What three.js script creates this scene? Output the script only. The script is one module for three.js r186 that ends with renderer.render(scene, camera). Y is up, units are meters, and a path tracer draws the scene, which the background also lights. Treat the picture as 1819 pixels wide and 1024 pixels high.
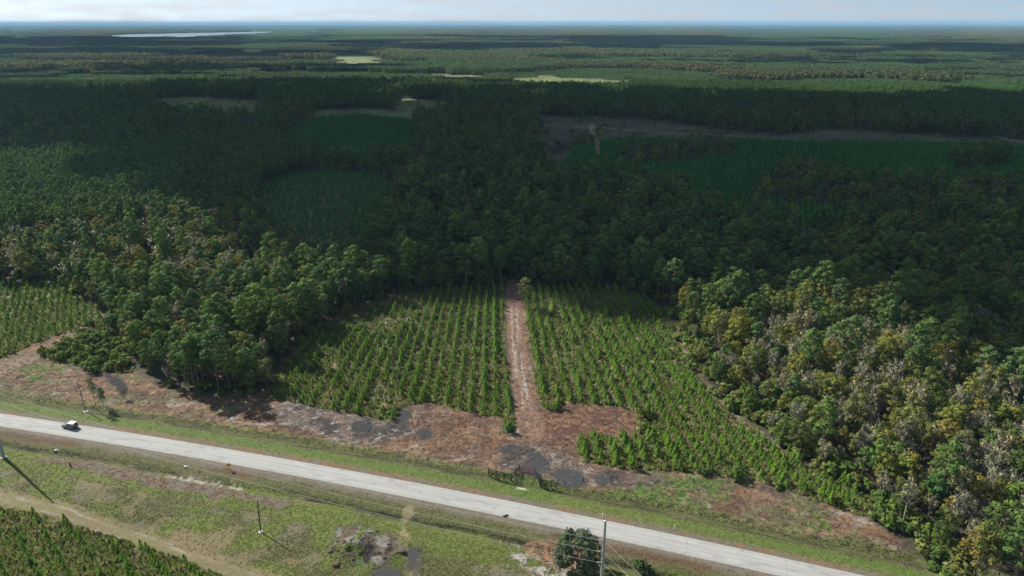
import * as THREE from 'three';
import { mergeGeometries } from 'three/addons/utils/BufferGeometryUtils.js';

// ---------------------------------------------------------------- camera, sky, sun, exposure
const scene = new THREE.Scene();
const camera = new THREE.PerspectiveCamera(45.23, 16 / 9, 0.5, 60000);
camera.position.set(0, 105, 0);
camera.rotation.set(THREE.MathUtils.degToRad(-21), 0, 0);
const renderer = new THREE.WebGLRenderer({ antialias: true });
renderer.toneMapping = THREE.LinearToneMapping;
renderer.toneMappingExposure = 1.6;
renderer.shadowMap.enabled = true;

const SUN = new THREE.Vector3(-0.80 * Math.cos(0.68), Math.sin(0.68), -0.60 * Math.cos(0.68)).normalize();   // 39 degrees up, ahead and to the left
const sun = new THREE.DirectionalLight(new THREE.Color().setRGB(1, 0.95, 0.84), 5.0);
sun.name = 'sun';
sun.position.copy(SUN).multiplyScalar(1500);
sun.castShadow = true;
sun.shadow.radius = 1.3;
Object.assign(sun.shadow.camera, { left: -900, right: 900, top: 900, bottom: -900, near: 1, far: 4000 });
scene.add(sun, sun.target);
scene.fog = new THREE.FogExp2(new THREE.Color().setRGB(0.36, 0.68, 1.0), 0.52e-4);

// ---------------------------------------------------------------- small tools
function random(seed) { let a = seed >>> 0; return () => { a = (a + 0x6D2B79F5) >>> 0; let t = a; t = Math.imul(t ^ (t >>> 15), t | 1); t ^= t + Math.imul(t ^ (t >>> 7), t | 61); return ((t ^ (t >>> 14)) >>> 0) / 4294967296; }; }
function hash(x, y, s = 0) { let h = Math.imul(x | 0, 374761393) ^ Math.imul(y | 0, 668265263) ^ Math.imul(s | 0, 2246822519); h = Math.imul(h ^ (h >>> 13), 1274126177); return ((h ^ (h >>> 16)) >>> 0) / 4294967296; }
function noise(x, y, s = 0) {
  const ix = Math.floor(x), iy = Math.floor(y); let u = x - ix, v = y - iy; u = u * u * (3 - 2 * u); v = v * v * (3 - 2 * v);
  const a = hash(ix, iy, s), b = hash(ix + 1, iy, s), c = hash(ix, iy + 1, s), d = hash(ix + 1, iy + 1, s);
  return a + (b - a) * u + (c - a) * v + (a - b - c + d) * u * v;
}
function fbm(x, y, n = 3, s = 0) { let t = 0, a = 0.5, w = 0; for (let i = 0; i < n; i++) { t += a * noise(x, y, s + i); w += a; a *= 0.5; x = x * 2.03 + 11.3; y = y * 2.03 + 5.7; } return t / w; }
const clamp = (x, a = 0, b = 1) => x < a ? a : x > b ? b : x;
const step = (x, a, b) => { const t = clamp((x - a) / (b - a)); return t * t * (3 - 2 * t); };
const lerp = (a, b, t) => a + (b - a) * t;
const rgb = (r, g, b) => new THREE.Color().setRGB(r, g, b);

// ---------------------------------------------------------------- sky: thin bright air with soft broken cloud
{
  const W = 1536, H = 768, data = new Float32Array(W * H * 4);
  for (let j = 0; j < H; j++) {
    const el = ((j + 0.5) / H - 0.5) * Math.PI, y = Math.sin(el), c = Math.cos(el), deg = Math.max(0, el * 57.2958);
    for (let i = 0; i < W; i++) {
      const az = ((i + 0.5) / W - 0.5) * 2 * Math.PI, x = Math.cos(az) * c, z = Math.sin(az) * c, o = (j * W + i) * 4;
      const ang = Math.acos(clamp(x * SUN.x + y * SUN.y + z * SUN.z, -1, 1)) * 57.2958;
      const up = Math.pow(clamp(y), 0.5);
      let r = lerp(0.27, 0.046, up), g = lerp(0.37, 0.078, up), b = lerp(0.46, 0.135, up);
      const glow = 0.9 * Math.exp(-ang / 9) + 0.55 * Math.exp(-ang / 22) * (1 + 3.4 * Math.exp(-deg / 9));
      r += glow; g += glow * 0.98; b += glow * 0.93;
      if (y > 0) {
        const k = 1 / (y + 0.05), px = x * k * 1.15, pz = z * k * 1.15;
        const n = fbm(px + 3.1, pz * 1.4 + 7.7, 5, 40), m = step(n, 0.46, 0.70);
        const lit = 0.34 + 0.42 * Math.exp(-ang / 36) - 0.16 * step(n, 0.62, 0.82) * up;
        const cover = m * 0.6;
        r = lerp(r, lit * 0.98, cover); g = lerp(g, lit, cover); b = lerp(b, lit * 1.03, cover);
      }
      data[o] = r; data[o + 1] = g; data[o + 2] = b; data[o + 3] = 1;
    }
  }
  const t = new THREE.DataTexture(data, W, H, THREE.RGBAFormat, THREE.FloatType);
  t.mapping = THREE.EquirectangularReflectionMapping; t.magFilter = THREE.LinearFilter; t.needsUpdate = true;
  scene.background = t; scene.environment = t;
}

// ---------------------------------------------------------------- naming
const taken = new Map();
function numbered(name) { const n = taken.get(name) ?? 0; taken.set(name, n + 1); return n ? name + '_' + String(n).padStart(3, '0') : name; }
function tag(o, label, category, group, kind) { if (label) o.userData.label = label; if (category) o.userData.category = category; if (group) o.userData.group = group; if (kind) o.userData.kind = kind; return o; }
function mesh(name, geometry, material, parent = scene) { const m = new THREE.Mesh(geometry, material); m.name = parent === scene ? numbered(name) : name; m.castShadow = m.receiveShadow = true; parent.add(m); return m; }
function thing(name, label, category, x = 0, y = 0, z = 0, turn = 0, group) { const o = new THREE.Group(); o.name = numbered(name); o.position.set(x, y, z); o.rotation.y = turn; scene.add(o); return tag(o, label, category, group); }
function copies(name, geometry, material, list, parent) {   // list of [x, y, z, turn, width scale, height scale, colour or null, lean]
  const m = new THREE.InstancedMesh(geometry, material, list.length); m.name = name; m.castShadow = m.receiveShadow = true;
  const M = new THREE.Matrix4(), q = new THREE.Quaternion(), e = new THREE.Euler(), p = new THREE.Vector3(), s = new THREE.Vector3(), c = new THREE.Color();
  list.forEach((l, i) => { q.setFromEuler(e.set(l[7] ?? 0, l[3], (l[7] ?? 0) * 0.6, 'YXZ')); m.setMatrixAt(i, M.compose(p.set(l[0], l[1], l[2]), q, s.set(l[4], l[5], l[4]))); if (l[6]) m.setColorAt(i, c.setRGB(...l[6])); });
  parent.add(m); return m;
}

// ---------------------------------------------------------------- survey of the place, in metres (x to the right, z negative ahead)
const roadZ = (x) => { const a = 2.728e-4, b = 0.30674, c = -130.66; if (x < -170) return a * 28900 - b * 170 + c + (x + 170) * (b - 340 * a); if (x > 110) return a * 12100 + b * 110 + c + (x - 110) * (b + 220 * a); return a * x * x + b * x + c; };
const across = (x, z) => (roadZ(x) - z) * 0.957;            // metres from the road's centre line, positive on the far side
function box(p) { const b = [1e9, 1e9, -1e9, -1e9]; for (const [x, z] of p) { b[0] = Math.min(b[0], x); b[1] = Math.min(b[1], z); b[2] = Math.max(b[2], x); b[3] = Math.max(b[3], z); } return b; }
function area(points) { const p = points; p.b = box(points); return p; }
function edge(p, x, z, reach = 12) {                        // signed distance to a polygon, negative inside; beyond reach just reach
  const b = p.b; if (x < b[0] - reach || x > b[2] + reach || z < b[1] - reach || z > b[3] + reach) return reach;
  let d = 1e12, inside = false;
  for (let i = 0, j = p.length - 1; i < p.length; j = i++) {
    const ax = p[j][0], az = p[j][1], bx = p[i][0], bz = p[i][1], ex = bx - ax, ez = bz - az, wx = x - ax, wz = z - az;
    const t = clamp((wx * ex + wz * ez) / (ex * ex + ez * ez)), dx = wx - ex * t, dz = wz - ez * t; d = Math.min(d, dx * dx + dz * dz);
    if ((az > z) !== (bz > z) && x < ex * (z - az) / (ez || 1e-9) + ax) inside = !inside;
  }
  d = Math.sqrt(d); return inside ? -d : d;
}
const inside = (p, x, z) => edge(p, x, z, 0.001) < 0;
function along(line, x, z) { let d = 1e12; for (let i = 1; i < line.length; i++) { const [ax, az] = line[i - 1], [bx, bz] = line[i], ex = bx - ax, ez = bz - az, t = clamp(((x - ax) * ex + (z - az) * ez) / (ex * ex + ez * ez)); d = Math.min(d, (x - ax - ex * t) ** 2 + (z - az - ez * t) ** 2); } return Math.sqrt(d); }

const A = {
  rowsLeft: area([[-73.0,-182.4], [-57.7,-176.9], [-43.5,-172.2], [-33.3,-168.9], [-32.3,-176.9], [-25.0,-180.1], [-9.6,-172.2], [-2.7,-171.3], [-2.5,-163.1], [0.4,-163.1], [1.0,-171.9], [-3.0,-276.2], [-26.2,-274.9], [-48.9,-267.0], [-64.1,-251.3], [-68.5,-241.8], [-73.0,-223.3], [-74.9,-200.5],]),
  rowsRight: area([[4.9,-276.2], [45.4,-273.5], [56.9,-258.9], [60.1,-241.8], [57.3,-206.6], [61.3,-177.5], [69.1,-157.2], [79.2,-142.5], [86.1,-133.9], [79.8,-129.0], [71.7,-134.3], [58.4,-142.5], [41.1,-146.0], [28.5,-146.7], [17.4,-150.1], [17.4,-159.3], [20.1,-162.0], [36.9,-161.5], [39.1,-171.9], [31.4,-176.9], [23.3,-178.1], [16.7,-178.8], [12.3,-175.0], [8.9,-175.6], [7.4,-187.6], [5.3,-244.6],]),
  rowsWest: area([[-269.4,-304.2], [-223.5,-283.1], [-195.9,-278.3], [-164.3,-253.0], [-155.0,-240.2], [-161.5,-229.0], [-167.7,-219.6], [-171.7,-208.2], [-186.8,-198.6],]),
  rowsNear: area([[-130.7,-133.5], [-109.6,-129.5], [-95.1,-124.6], [-72.3,-115.9], [-55.3,-108.5], [-41.3,-99.4], [-59.1,-87.4], [-102.3,-93.1],]),
  thicket: area([[-159.1,-211.6], [-156.4,-220.5], [-153.6,-235.0], [-139.5,-224.2], [-126.5,-206.6], [-122.6,-195.5], [-132.0,-197.8], [-145.6,-202.5],]),
  woodWest: area([[-340.3,-330.1], [-255.9,-330.1], [-203.3,-365.6], [-154.1,-358.0], [-118.2,-339.6], [-88.8,-304.2], [-72.7,-274.9], [-65.0,-253.0], [-69.2,-242.9], [-74.2,-224.2], [-76.2,-204.5], [-74.7,-187.6], [-79.8,-183.4], [-89.4,-182.1], [-101.4,-186.2], [-107.2,-187.6], [-124.4,-202.5], [-139.5,-224.2], [-155.0,-241.3], [-164.6,-254.8], [-197.2,-280.3], [-226.4,-287.4], [-316.5,-304.2],]),
  woodMid: area([[-74.9,-278.3], [-72.8,-377.0], [-69.9,-445.5], [-3.7,-470.7], [70.1,-470.7], [105.5,-437.7], [119.0,-371.2], [143.6,-330.1], [98.6,-268.3], [59.9,-251.3], [55.5,-263.2], [43.4,-276.2], [2.6,-279.6], [-7.2,-278.9], [-49.5,-270.9], [-62.9,-256.0],]),
  woodEast: area([[59.2,-253.0], [99.6,-271.6], [143.6,-330.1], [171.9,-349.6], [212.2,-389.1], [268.0,-406.0], [337.8,-383.0], [237.0,-184.1], [107.1,-61.1], [67.1,-61.1], [82.3,-96.8], [83.9,-107.8], [85.6,-114.0], [84.1,-122.4], [82.2,-126.1], [79.9,-131.9], [75.5,-147.2], [70.0,-159.8], [63.9,-180.8], [60.1,-206.6], [61.6,-234.0],]),
  pinesWest: area([[-585.9,-470.7], [-409.5,-552.5], [-320.7,-609.7], [-262.5,-665.5], [-177.2,-627.3], [-147.0,-529.7], [-158.9,-470.7], [-146.8,-371.2], [-206.2,-371.2], [-258.5,-333.8], [-343.7,-333.8], [-447.0,-349.6],]),
  rowsShade: area([[-173.6,-479.6], [-151.3,-529.7], [-111.5,-525.3], [-75.4,-462.0], [-69.6,-377.0], [-72.8,-296.4], [-71.1,-268.3], [-91.5,-304.2], [-117.6,-337.6], [-144.8,-365.6],]),
  greenEast: area([[16.7,-529.7], [36.6,-598.5], [101.2,-658.9], [207.4,-658.9], [307.8,-645.9], [637.2,-609.7], [421.0,-389.1], [342.7,-389.1], [271.3,-411.4], [215.3,-395.5], [171.2,-354.8], [141.5,-331.9], [120.6,-377.0], [107.2,-445.5], [71.3,-479.6], [27.8,-479.6],]),
  scrubStrip: area([[153.5,-434.6], [190.6,-504.5], [237.0,-547.8], [225.3,-488.9], [268.0,-470.7], [336.4,-456.9], [432.2,-437.7], [403.6,-406.0], [305.6,-411.4], [241.4,-419.8], [194.6,-408.7], [168.3,-411.4],]),
  darkClump: area([[351.5,-552.5], [401.6,-567.1], [380.5,-525.3], [332.0,-512.6],]),
  oakStrip: area([[76.8,-552.5], [108.9,-609.7], [198.0,-627.3], [191.9,-590.4], [148.8,-552.5], [96.2,-534.1],]),
  cleared: area([[31.1,-858.3], [100.9,-842.2], [185.9,-802.1], [305.8,-748.2], [492.3,-672.3], [705.2,-627.3], [674.8,-598.5], [445.2,-604.1], [248.8,-627.3], [177.5,-645.9], [124.2,-639.6], [67.4,-639.6], [37.3,-609.7], [24.2,-658.9],]),
  flooded: area([[17.2,-518.9], [28.9,-609.7], [49.5,-679.2], [61.4,-665.5], [48.1,-577.2], [31.5,-508.5],]),
  standMid: area([[208.0,-886.4], [347.4,-821.7], [314.1,-731.8], [270.5,-700.9], [223.2,-731.8], [179.5,-802.1],]),
  rowsFar: area([[-217.7,-590.4], [-238.7,-821.7], [-184.0,-858.3], [-115.5,-806.9], [-82.4,-639.6], [-92.1,-538.6], [-152.5,-534.1],]),
  fieldA: area([[-531.9,-1034.4], [-498.4,-1091.9], [-360.3,-1026.6], [-284.5,-811.7], [-336.2,-811.7], [-420.3,-852.9],]),
  fieldB: area([[-176.1,-1066.5], [-88.7,-1026.6], [-75.0,-821.7], [-133.5,-831.8],]),
  fieldC: area([[-5.0,-1429.0], [60.6,-1538.7], [145.7,-1429.0], [219.5,-1386.5], [193.0,-1195.9], [96.0,-1216.9], [10.1,-1227.7],]),
  fieldD: area([[-631.8,-2522.7], [-494.3,-2567.8], [-365.1,-1966.8], [-487.1,-1966.8],]),
  fieldE: area([[-266.6,-922.6], [-182.5,-922.6], [-118.5,-869.3], [-104.9,-774.2], [-166.8,-774.2], [-214.6,-756.7],]),
  fieldF: area([[1070.8,-2567.8], [1398.0,-2479.1], [1177.6,-2081.8], [930.2,-2144.5],]),
  fieldG: area([[-189.4,-1573.1], [-72.1,-1555.7], [-55.3,-1296.4], [-151.8,-1296.4],]),
  fieldH: area([[-1565.0,-2356.7], [-1241.0,-2436.9], [-1011.6,-1994.4], [-1275.8,-1913.8],]),
  fieldI: area([[-23.3,-3194.6], [249.7,-3230.4], [218.3,-2819.7], [-20.4,-2792.4],]),
  fieldJ: area([[654.6,-1284.4], [958.1,-1346.4], [1010.9,-1238.6], [633.1,-1100.6],]),
  redClearing: area([[4.0,-165.4], [9.0,-172.8], [17.0,-178.1], [31.3,-176.2], [37.5,-173.7], [37.1,-162.6], [19.9,-160.9], [16.4,-154.6], [7.5,-154.6],]),
  weedsA: area([[18.3,-137.7], [27.4,-139.9], [35.8,-140.7], [45.2,-145.3], [51.1,-143.7], [53.0,-133.9], [48.4,-127.0], [40.6,-126.5], [27.4,-130.9], [19.8,-133.3],]),
  weedsB: area([[66.2,-130.3], [70.3,-130.9], [74.3,-118.6], [70.3,-116.4], [66.8,-122.4],]),
  weedsC: area([[-164.1,-202.5], [-148.0,-203.3], [-142.1,-196.7], [-150.5,-192.9], [-160.1,-194.1],]),
  muckA: area([[-59.1,-182.4], [-31.4,-177.5], [-26.1,-162.6], [-40.4,-157.2], [-60.9,-165.4], [-72.7,-177.5],]),
  muckB: area([[-2.9,-157.2], [9.1,-158.5], [21.4,-147.2], [23.7,-142.5], [17.7,-138.6], [7.0,-142.5], [-4.2,-147.2],]),
  muckC: area([[19.8,-145.3], [31.1,-145.3], [38.7,-141.2], [32.7,-138.6], [20.6,-139.9],]),
  burn: area([[-38.9,-125.0], [-34.1,-126.1], [-25.4,-123.3], [-23.4,-118.1], [-25.7,-114.0], [-31.6,-114.0], [-37.2,-118.1],]),
  brush: area([[3.1,-119.8], [12.3,-120.7], [17.9,-116.4], [16.1,-110.8], [10.4,-111.1], [3.6,-116.4],]),
  ash: area([[-0.5,-118.1], [3.0,-116.4], [10.6,-113.2], [17.1,-109.3], [10.1,-106.3], [3.5,-111.6], [-0.5,-114.0],]),
};
const tracks = {
  main: [[0.4,-281.7], [1.1,-224.2], [2.8,-196.7], [4.6,-171.3], [5.4,-161.2],],
  sand: [[-140.9,-139.9], [-121.2,-135.2], [-103.6,-130.3], [-91.6,-125.0], [-79.2,-120.3], [-68.6,-115.6], [-56.3,-111.1], [-43.4,-106.3], [-28.6,-99.4],],
  spur: [[-22.2,-137.7], [-24.1,-131.9], [-24.4,-125.2], [-22.4,-117.2], [-19.6,-107.8],],
  west: [[-152.4,-244.6], [-155.4,-229.0], [-159.5,-216.0], [-164.6,-203.3], [-173.0,-187.6],],
  windrow: [[-121.9,-150.8], [-109.1,-148.8], [-95.2,-144.1], [-79.3,-139.9], [-64.1,-135.6], [-54.0,-133.3],],
  whiteLine: [[-85.5,-144.4], [-78.3,-142.3], [-71.4,-140.7], [-65.4,-139.2],],
};
const farTracks = [{ w: 5, p: [[71.9,-572.1], [78.8,-649.1], [82.4,-731.8], [88.2,-774.2],] }, { w: 4, p: [[37.6,-778.8], [91.1,-756.7], [155.4,-716.0], [233.2,-689.9], [313.6,-658.9], [461.3,-627.3],] }, { w: 8, p: [[478.8,-700.9], [478.5,-652.3], [480.7,-598.5],] }, { w: 10, p: [[-156.4,-1414.6], [-144.7,-1489.7], [-103.0,-1474.1],] }];
const puddles = [   // shallow standing water
  [[-33.3,-172.8], [-31.6,-174.3], [-29.4,-173.1], [-29.3,-167.7], [-31.0,-166.5], [-32.9,-168.3],], [[-44.5,-167.7], [-41.6,-168.9], [-39.5,-166.5], [-40.9,-162.6], [-43.4,-164.3],], [[-25.9,-163.1], [-23.2,-164.3], [-22.3,-161.5], [-24.3,-160.4],],
  [[-2.9,-154.6], [0.4,-156.6], [1.9,-155.9], [-0.2,-153.5],], [[2.9,-147.2], [4.2,-151.5], [6.7,-153.0], [8.5,-150.1], [8.8,-145.3], [6.4,-143.7], [3.6,-145.3],], [[11.3,-145.3], [14.2,-146.2], [16.9,-144.4], [16.3,-140.7], [13.1,-139.9], [11.4,-142.1],],
  [[-128.5,-195.5], [-125.4,-194.1], [-118.0,-187.6], [-118.6,-185.5], [-124.0,-189.7],], [[-22.0,-117.6], [-20.9,-118.6], [-19.6,-114.0], [-20.0,-111.7], [-21.3,-112.7],], [[-27.8,-111.4], [-25.8,-112.8], [-23.7,-111.4], [-23.3,-107.8], [-26.9,-107.8],],
  [[21.0,-143.7], [23.6,-144.4], [23.4,-140.7], [21.2,-140.3],],
];
puddles.forEach((p, i) => puddles[i] = area(p));
const fieldList = [A.fieldA, A.fieldB, A.fieldC, A.fieldD, A.fieldE, A.fieldG, A.fieldI];
const lakeShape = area([[-3572.1,-6405.8], [-3679.7,-7088.6], [-3557.6,-7643.6], [-3318.3,-8533.5], [-3095.4,-9231.5], [-2904.1,-9116.8], [-2650.8,-8199.5], [-2425.7,-6761.1], [-2311.0,-5705.4], [-2382.8,-5106.2], [-2567.2,-4933.3], [-2914.1,-5291.6],]);

// what grows at a place
const ROW = { C: 0.036, F: 0.0014 };
const rowIndex = (x, z) => { const d = -z - 177; return (x + ROW.C * d + 1) / (1 - ROW.F * d) / 3.65; };
function stand(x, z) {                                       // larger blocks of one kind of woodland farther off
  const u = x * 0.96 + z * 0.28, v = -x * 0.28 + z * 0.96, wx = (fbm(u / 240, v / 240, 2, 61) - 0.5) * 300, wz = (fbm(u / 240 + 9, v / 240, 2, 63) - 0.5) * 260;
  const k = clamp(-z / 4000, 1, 5), ix = Math.floor((u + wx) / (420 * k)), iz = Math.floor((v + wz) / (210 * k)), h = hash(ix, iz, 71);
  return { h, g: hash(ix, iz, 72), kind: h < 0.42 ? 'mixed' : h < 0.64 ? 'pines' : h < 0.82 ? 'midpines' : h < 0.97 || z < -2200 ? 'young' : h < 0.985 ? 'field' : 'cleared' };
}
function cover(x, z) {
  const w = -z > 150 ? 1 + Math.max(0, -z - 350) * 0.006 : 0, n = w * (noise(x / 9, z / 9, 5) - 0.5) * 5, a = x + n, b = z + w * (noise(x / 9 + 40, z / 9, 6) - 0.5) * 5;
  if (-z < 520) {
    if (across(x, z) < (x > 70 ? 7.5 : 11)) return inside(A.rowsNear, x, z) ? 'rowsNear' : 'verge';
    if (inside(A.rowsLeft, x, z) || inside(A.rowsRight, x, z)) return along(tracks.main, x, z) < 4.2 ? 'track' : 'rows';
    if (inside(A.rowsWest, x, z)) return 'rowsWest';
    if (inside(A.thicket, a, b)) return 'thicket';
    if (along(tracks.main, x, z) < 4.2) return 'track';
    if (inside(A.woodWest, a, b)) return 'woodWest';
    if (inside(A.woodMid, a, b) && !inside(A.flooded, x, z)) return 'woodMid';
    if (inside(A.woodEast, a, b)) return 'woodEast';
    if (inside(A.rowsShade, x, z)) return 'rowsShade';
    if (-z < 262 && x > 35 && across(x, z) > 27) return 'edge';
    if (-z < 250) return 'soil';
  }
  if (inside(lakeShape, x, z)) return 'lake';
  if (-z < 3500) {
    if (inside(A.flooded, x, z)) return 'cleared';
    if (inside(A.scrubStrip, a, b) || inside(A.oakStrip, a, b)) return 'scrub';
    if (inside(A.darkClump, a, b)) return 'pines';
    if (inside(A.greenEast, x, z)) { for (const t of farTracks) if (along(t.p, x, z) < t.w / 2) return 'cleared'; return 'young'; }
    if (inside(A.standMid, a, b)) return 'mixed';
    if (inside(A.cleared, a, b)) return 'cleared';
    if (inside(A.pinesWest, a, b)) return 'midpines';
    if (inside(A.rowsFar, x, z)) return 'rowsFar';
    for (const f of fieldList) if (inside(f, a, b)) return 'field';
    if (-z < 900) { const s = fbm(x / 90 + 3, z / 90, 3, 77); return s > 0.60 ? 'scrub' : s < 0.38 ? 'pines' : 'mixed'; }
  }
  return stand(x, z).kind;
}

// ---------------------------------------------------------------- ground: height and colour
const N = { x0: -245, x1: 245, z0: -335, z1: -66 };
const mounds = [[[-32.9,-120.3], 1.0], [[-26.1,-116.4], 0.7], [[-35.7,-116.4], 0.8]].map((m) => [m[0][0], m[0][1], m[1]]);
function height(x, z) {
  const t = across(x, z); let h = (fbm(x / 14, z / 14, 3, 3) - 0.5) * 0.5;
  const fade = step(Math.abs(t), 4, 12); h *= 0.15 + 0.85 * fade;
  h -= 0.75 * Math.exp(-(((t - 10.2 - noise(x / 20, 1, 9)) / 1.3) ** 2)) + 0.7 * Math.exp(-(((t + 9.2 + noise(x / 20, 5, 9) * 1.2) / 1.2) ** 2));
  h -= 0.25 * step(Math.abs(t), 3.4, 8) - 0.1;
  if (Math.abs(t) < 3.6) h = Math.min(h, -0.06);
  if (t > 12) {
    h += (fbm(x / 2.2, z / 1.8, 3, 13) - 0.5) * 0.55;
    const dl = Math.min(edge(A.rowsLeft, x, z), edge(A.rowsRight, x, z)); if (dl < 1) h += 0.24 * Math.cos(rowIndex(x, z) * 2 * Math.PI) * clamp(1 - dl);
    const k = along(tracks.main, x, z); if (k < 4) h -= 0.16 * (Math.exp(-(((k - 1.1) / 0.45) ** 2)));
  } else if (t < -12) h += (fbm(x / 1.6, z / 1.6, 2, 14) - 0.5) * 0.16;
  for (const [mx, mz, a] of mounds) { const r = Math.hypot(x - mx, (z - mz) * 1.2); if (r < 9) h += a * Math.exp(-((r / 3.6) ** 2)) * (0.6 + 0.8 * noise(x / 1.1, z / 1.1, 15)); }
  { const r = Math.hypot(x - mounds[0][0] - 2, z - mounds[0][1] - 4.2); if (r < 7) h -= 0.9 * Math.exp(-((r / 2.6) ** 2)); }
  for (const p of puddles) { const e = edge(p, x, z, 3); if (e < 2.2) h = lerp(h, -0.27 + 0.1 * (fbm(x / 1.5, z / 1.1, 3, 17) - 0.5), step(-e + (fbm(x / 2.4, z / 1.3, 3, 18) - 0.5) * 3.6, -1.0, 1.0)); }
  return h * step(Math.min(x - N.x0, N.x1 - x, z - N.z0, N.z1 - z), 0, 20);
}
const SOIL = { tan: [0.172, 0.098, 0.055], brown: [0.092, 0.047, 0.027], red: [0.084, 0.036, 0.023], sand: [0.25, 0.22, 0.195], muck: [0.044, 0.036, 0.034], straw: [0.172, 0.139, 0.071], grass: [0.105, 0.132, 0.03], lush: [0.078, 0.132, 0.024], olive: [0.092, 0.092, 0.038], litter: [0.046, 0.038, 0.022], grey: [0.134, 0.113, 0.092] };
const C3 = [0, 0, 0];
function mixTo(c, k) { const t = clamp(k); C3[0] += (c[0] - C3[0]) * t; C3[1] += (c[1] - C3[1]) * t; C3[2] += (c[2] - C3[2]) * t; }
function soilColour(x, z) {                                 // colour of bare soil, litter and sward at a place
  const t = across(x, z), big = fbm(x / 17, z / 17, 3, 21), mid = fbm(x / 4.2, z / 4.2, 3, 22), fine = fbm(x / 0.8, z / 0.8, 3, 23), wob = (mid - 0.5) * 5;
  const s = x * 0.957 + z * 0.29, streak = fbm(s / 7, t / 0.9, 3, 25);
  C3[0] = C3[1] = C3[2] = 0;
  if (t < 0) {
    mixTo(SOIL.olive, 1); mixTo(SOIL.straw, step(big * 0.6 + mid * 0.5, 0.52, 0.72) * 0.8); mixTo(SOIL.grass, step(fbm(x / 8 + 7, z / 8, 3, 26), 0.48, 0.66)); mixTo(SOIL.grey, step(fbm(x / 6, z / 5 + 4, 3, 27), 0.58, 0.72) * 0.5);
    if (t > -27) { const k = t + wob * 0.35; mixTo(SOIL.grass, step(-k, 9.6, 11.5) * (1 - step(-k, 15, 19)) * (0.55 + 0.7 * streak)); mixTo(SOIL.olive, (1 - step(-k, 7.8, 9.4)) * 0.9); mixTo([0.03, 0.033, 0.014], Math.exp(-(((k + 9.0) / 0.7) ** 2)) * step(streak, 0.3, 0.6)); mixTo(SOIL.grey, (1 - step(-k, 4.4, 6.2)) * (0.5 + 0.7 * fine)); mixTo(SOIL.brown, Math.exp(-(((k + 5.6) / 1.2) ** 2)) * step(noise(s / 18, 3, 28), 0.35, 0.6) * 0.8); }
    const w = along(tracks.windrow, x, z); if (w < 5) { const k = step(2.2 + (mid - 0.5) * 4 - w, 0, 1); mixTo(SOIL.grey, k * 0.9); mixTo(SOIL.brown, k * step(fine, 0.45, 0.6) * 0.8); }
    const wl = along(tracks.whiteLine, x, z); if (wl < 3) mixTo([0.34, 0.31, 0.27], step(0.9 - wl + (fine - 0.5) * 3.5, 0, 1.2) * 0.8);
    const sd = along(tracks.sand, x, z); if (sd < 6) { mixTo(SOIL.straw, step(4.0 - sd + wob * 0.3, 0, 2) * 0.75); const r = Math.abs(sd - 1.1), run = step(fbm(x / 9, z / 9, 2, 29), 0.3, 0.55); mixTo(SOIL.sand, step(0.5 - r + (fbm((x * 0.93 + z * 0.37) / 6, (z * 0.93 - x * 0.37) / 0.5, 3, 57) - 0.5) * 2.4, 0, 0.9) * (0.3 + 0.7 * run)); }
    const sp = along(tracks.spur, x, z); if (sp < 5) mixTo([0.25, 0.21, 0.13], step(2.0 - sp + (mid - 0.5) * 6 + (fine - 0.5) * 2.5, 0, 2.2) * 0.6);
    const e = edge(A.rowsNear, x, z, 4); if (e < 3) { const k = step(-e + wob * 0.4, -1.5, 1.5); mixTo([0.075, 0.066, 0.028], k * 0.8); mixTo([0.06, 0.085, 0.02], k * step(mid, 0.45, 0.62) * 0.8); }
    const bu = edge(A.burn, x, z, 6); if (bu < 4) { const k = step(-bu + wob * 0.8, -1, 1.5); mixTo([0.09, 0.065, 0.05], k * 0.9); mixTo([0.19, 0.18, 0.17], k * step(fbm(x / 2.6, z / 2.6, 3, 31), 0.55, 0.66) * 0.8); mixTo(SOIL.lush, k * step(fbm(x / 3 + 5, z / 3, 3, 32), 0.56, 0.64) * 0.8); mixTo([0.018, 0.015, 0.013], k * step(fbm(x / 2.2 + 5, z / 2.2 + 8, 3, 33), 0.6, 0.68)); }
    const br = edge(A.brush, x, z, 4); if (br < 3) mixTo(fine > 0.52 ? [0.24, 0.135, 0.075] : [0.12, 0.075, 0.045], step(-br + wob * 0.5, -1, 1));
    const as = edge(A.ash, x, z, 4); if (as < 3) mixTo([0.33, 0.31, 0.285], step(-as + wob * 0.5, -1, 1.5) * step(fbm(x / 2, z / 2, 4, 34), 0.44, 0.58));
  } else {
    mixTo(SOIL.tan, 1); mixTo(SOIL.brown, step(fbm(x / 6, z / 4, 4, 35), 0.42, 0.62) * 0.9); mixTo(SOIL.grey, step(big, 0.52, 0.68) * 0.35 * step(fine, 0.35, 0.6)); mixTo(SOIL.sand, step(fbm(x / 5 + 3, z / 2.2, 4, 36), 0.61, 0.72) * 0.7); mixTo(SOIL.muck, step(fbm(x / 4 + 30, z / 2.6, 4, 37), 0.63, 0.71) * 0.6);
    if (x < -80) { mixTo(SOIL.olive, step(fbm(x / 6, z / 3, 3, 38), 0.5, 0.62) * 0.7); }
    if (x > 30) { mixTo(SOIL.olive, step(fbm(x / 7, z / 4, 3, 39), 0.47, 0.6) * 0.8); }
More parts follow.
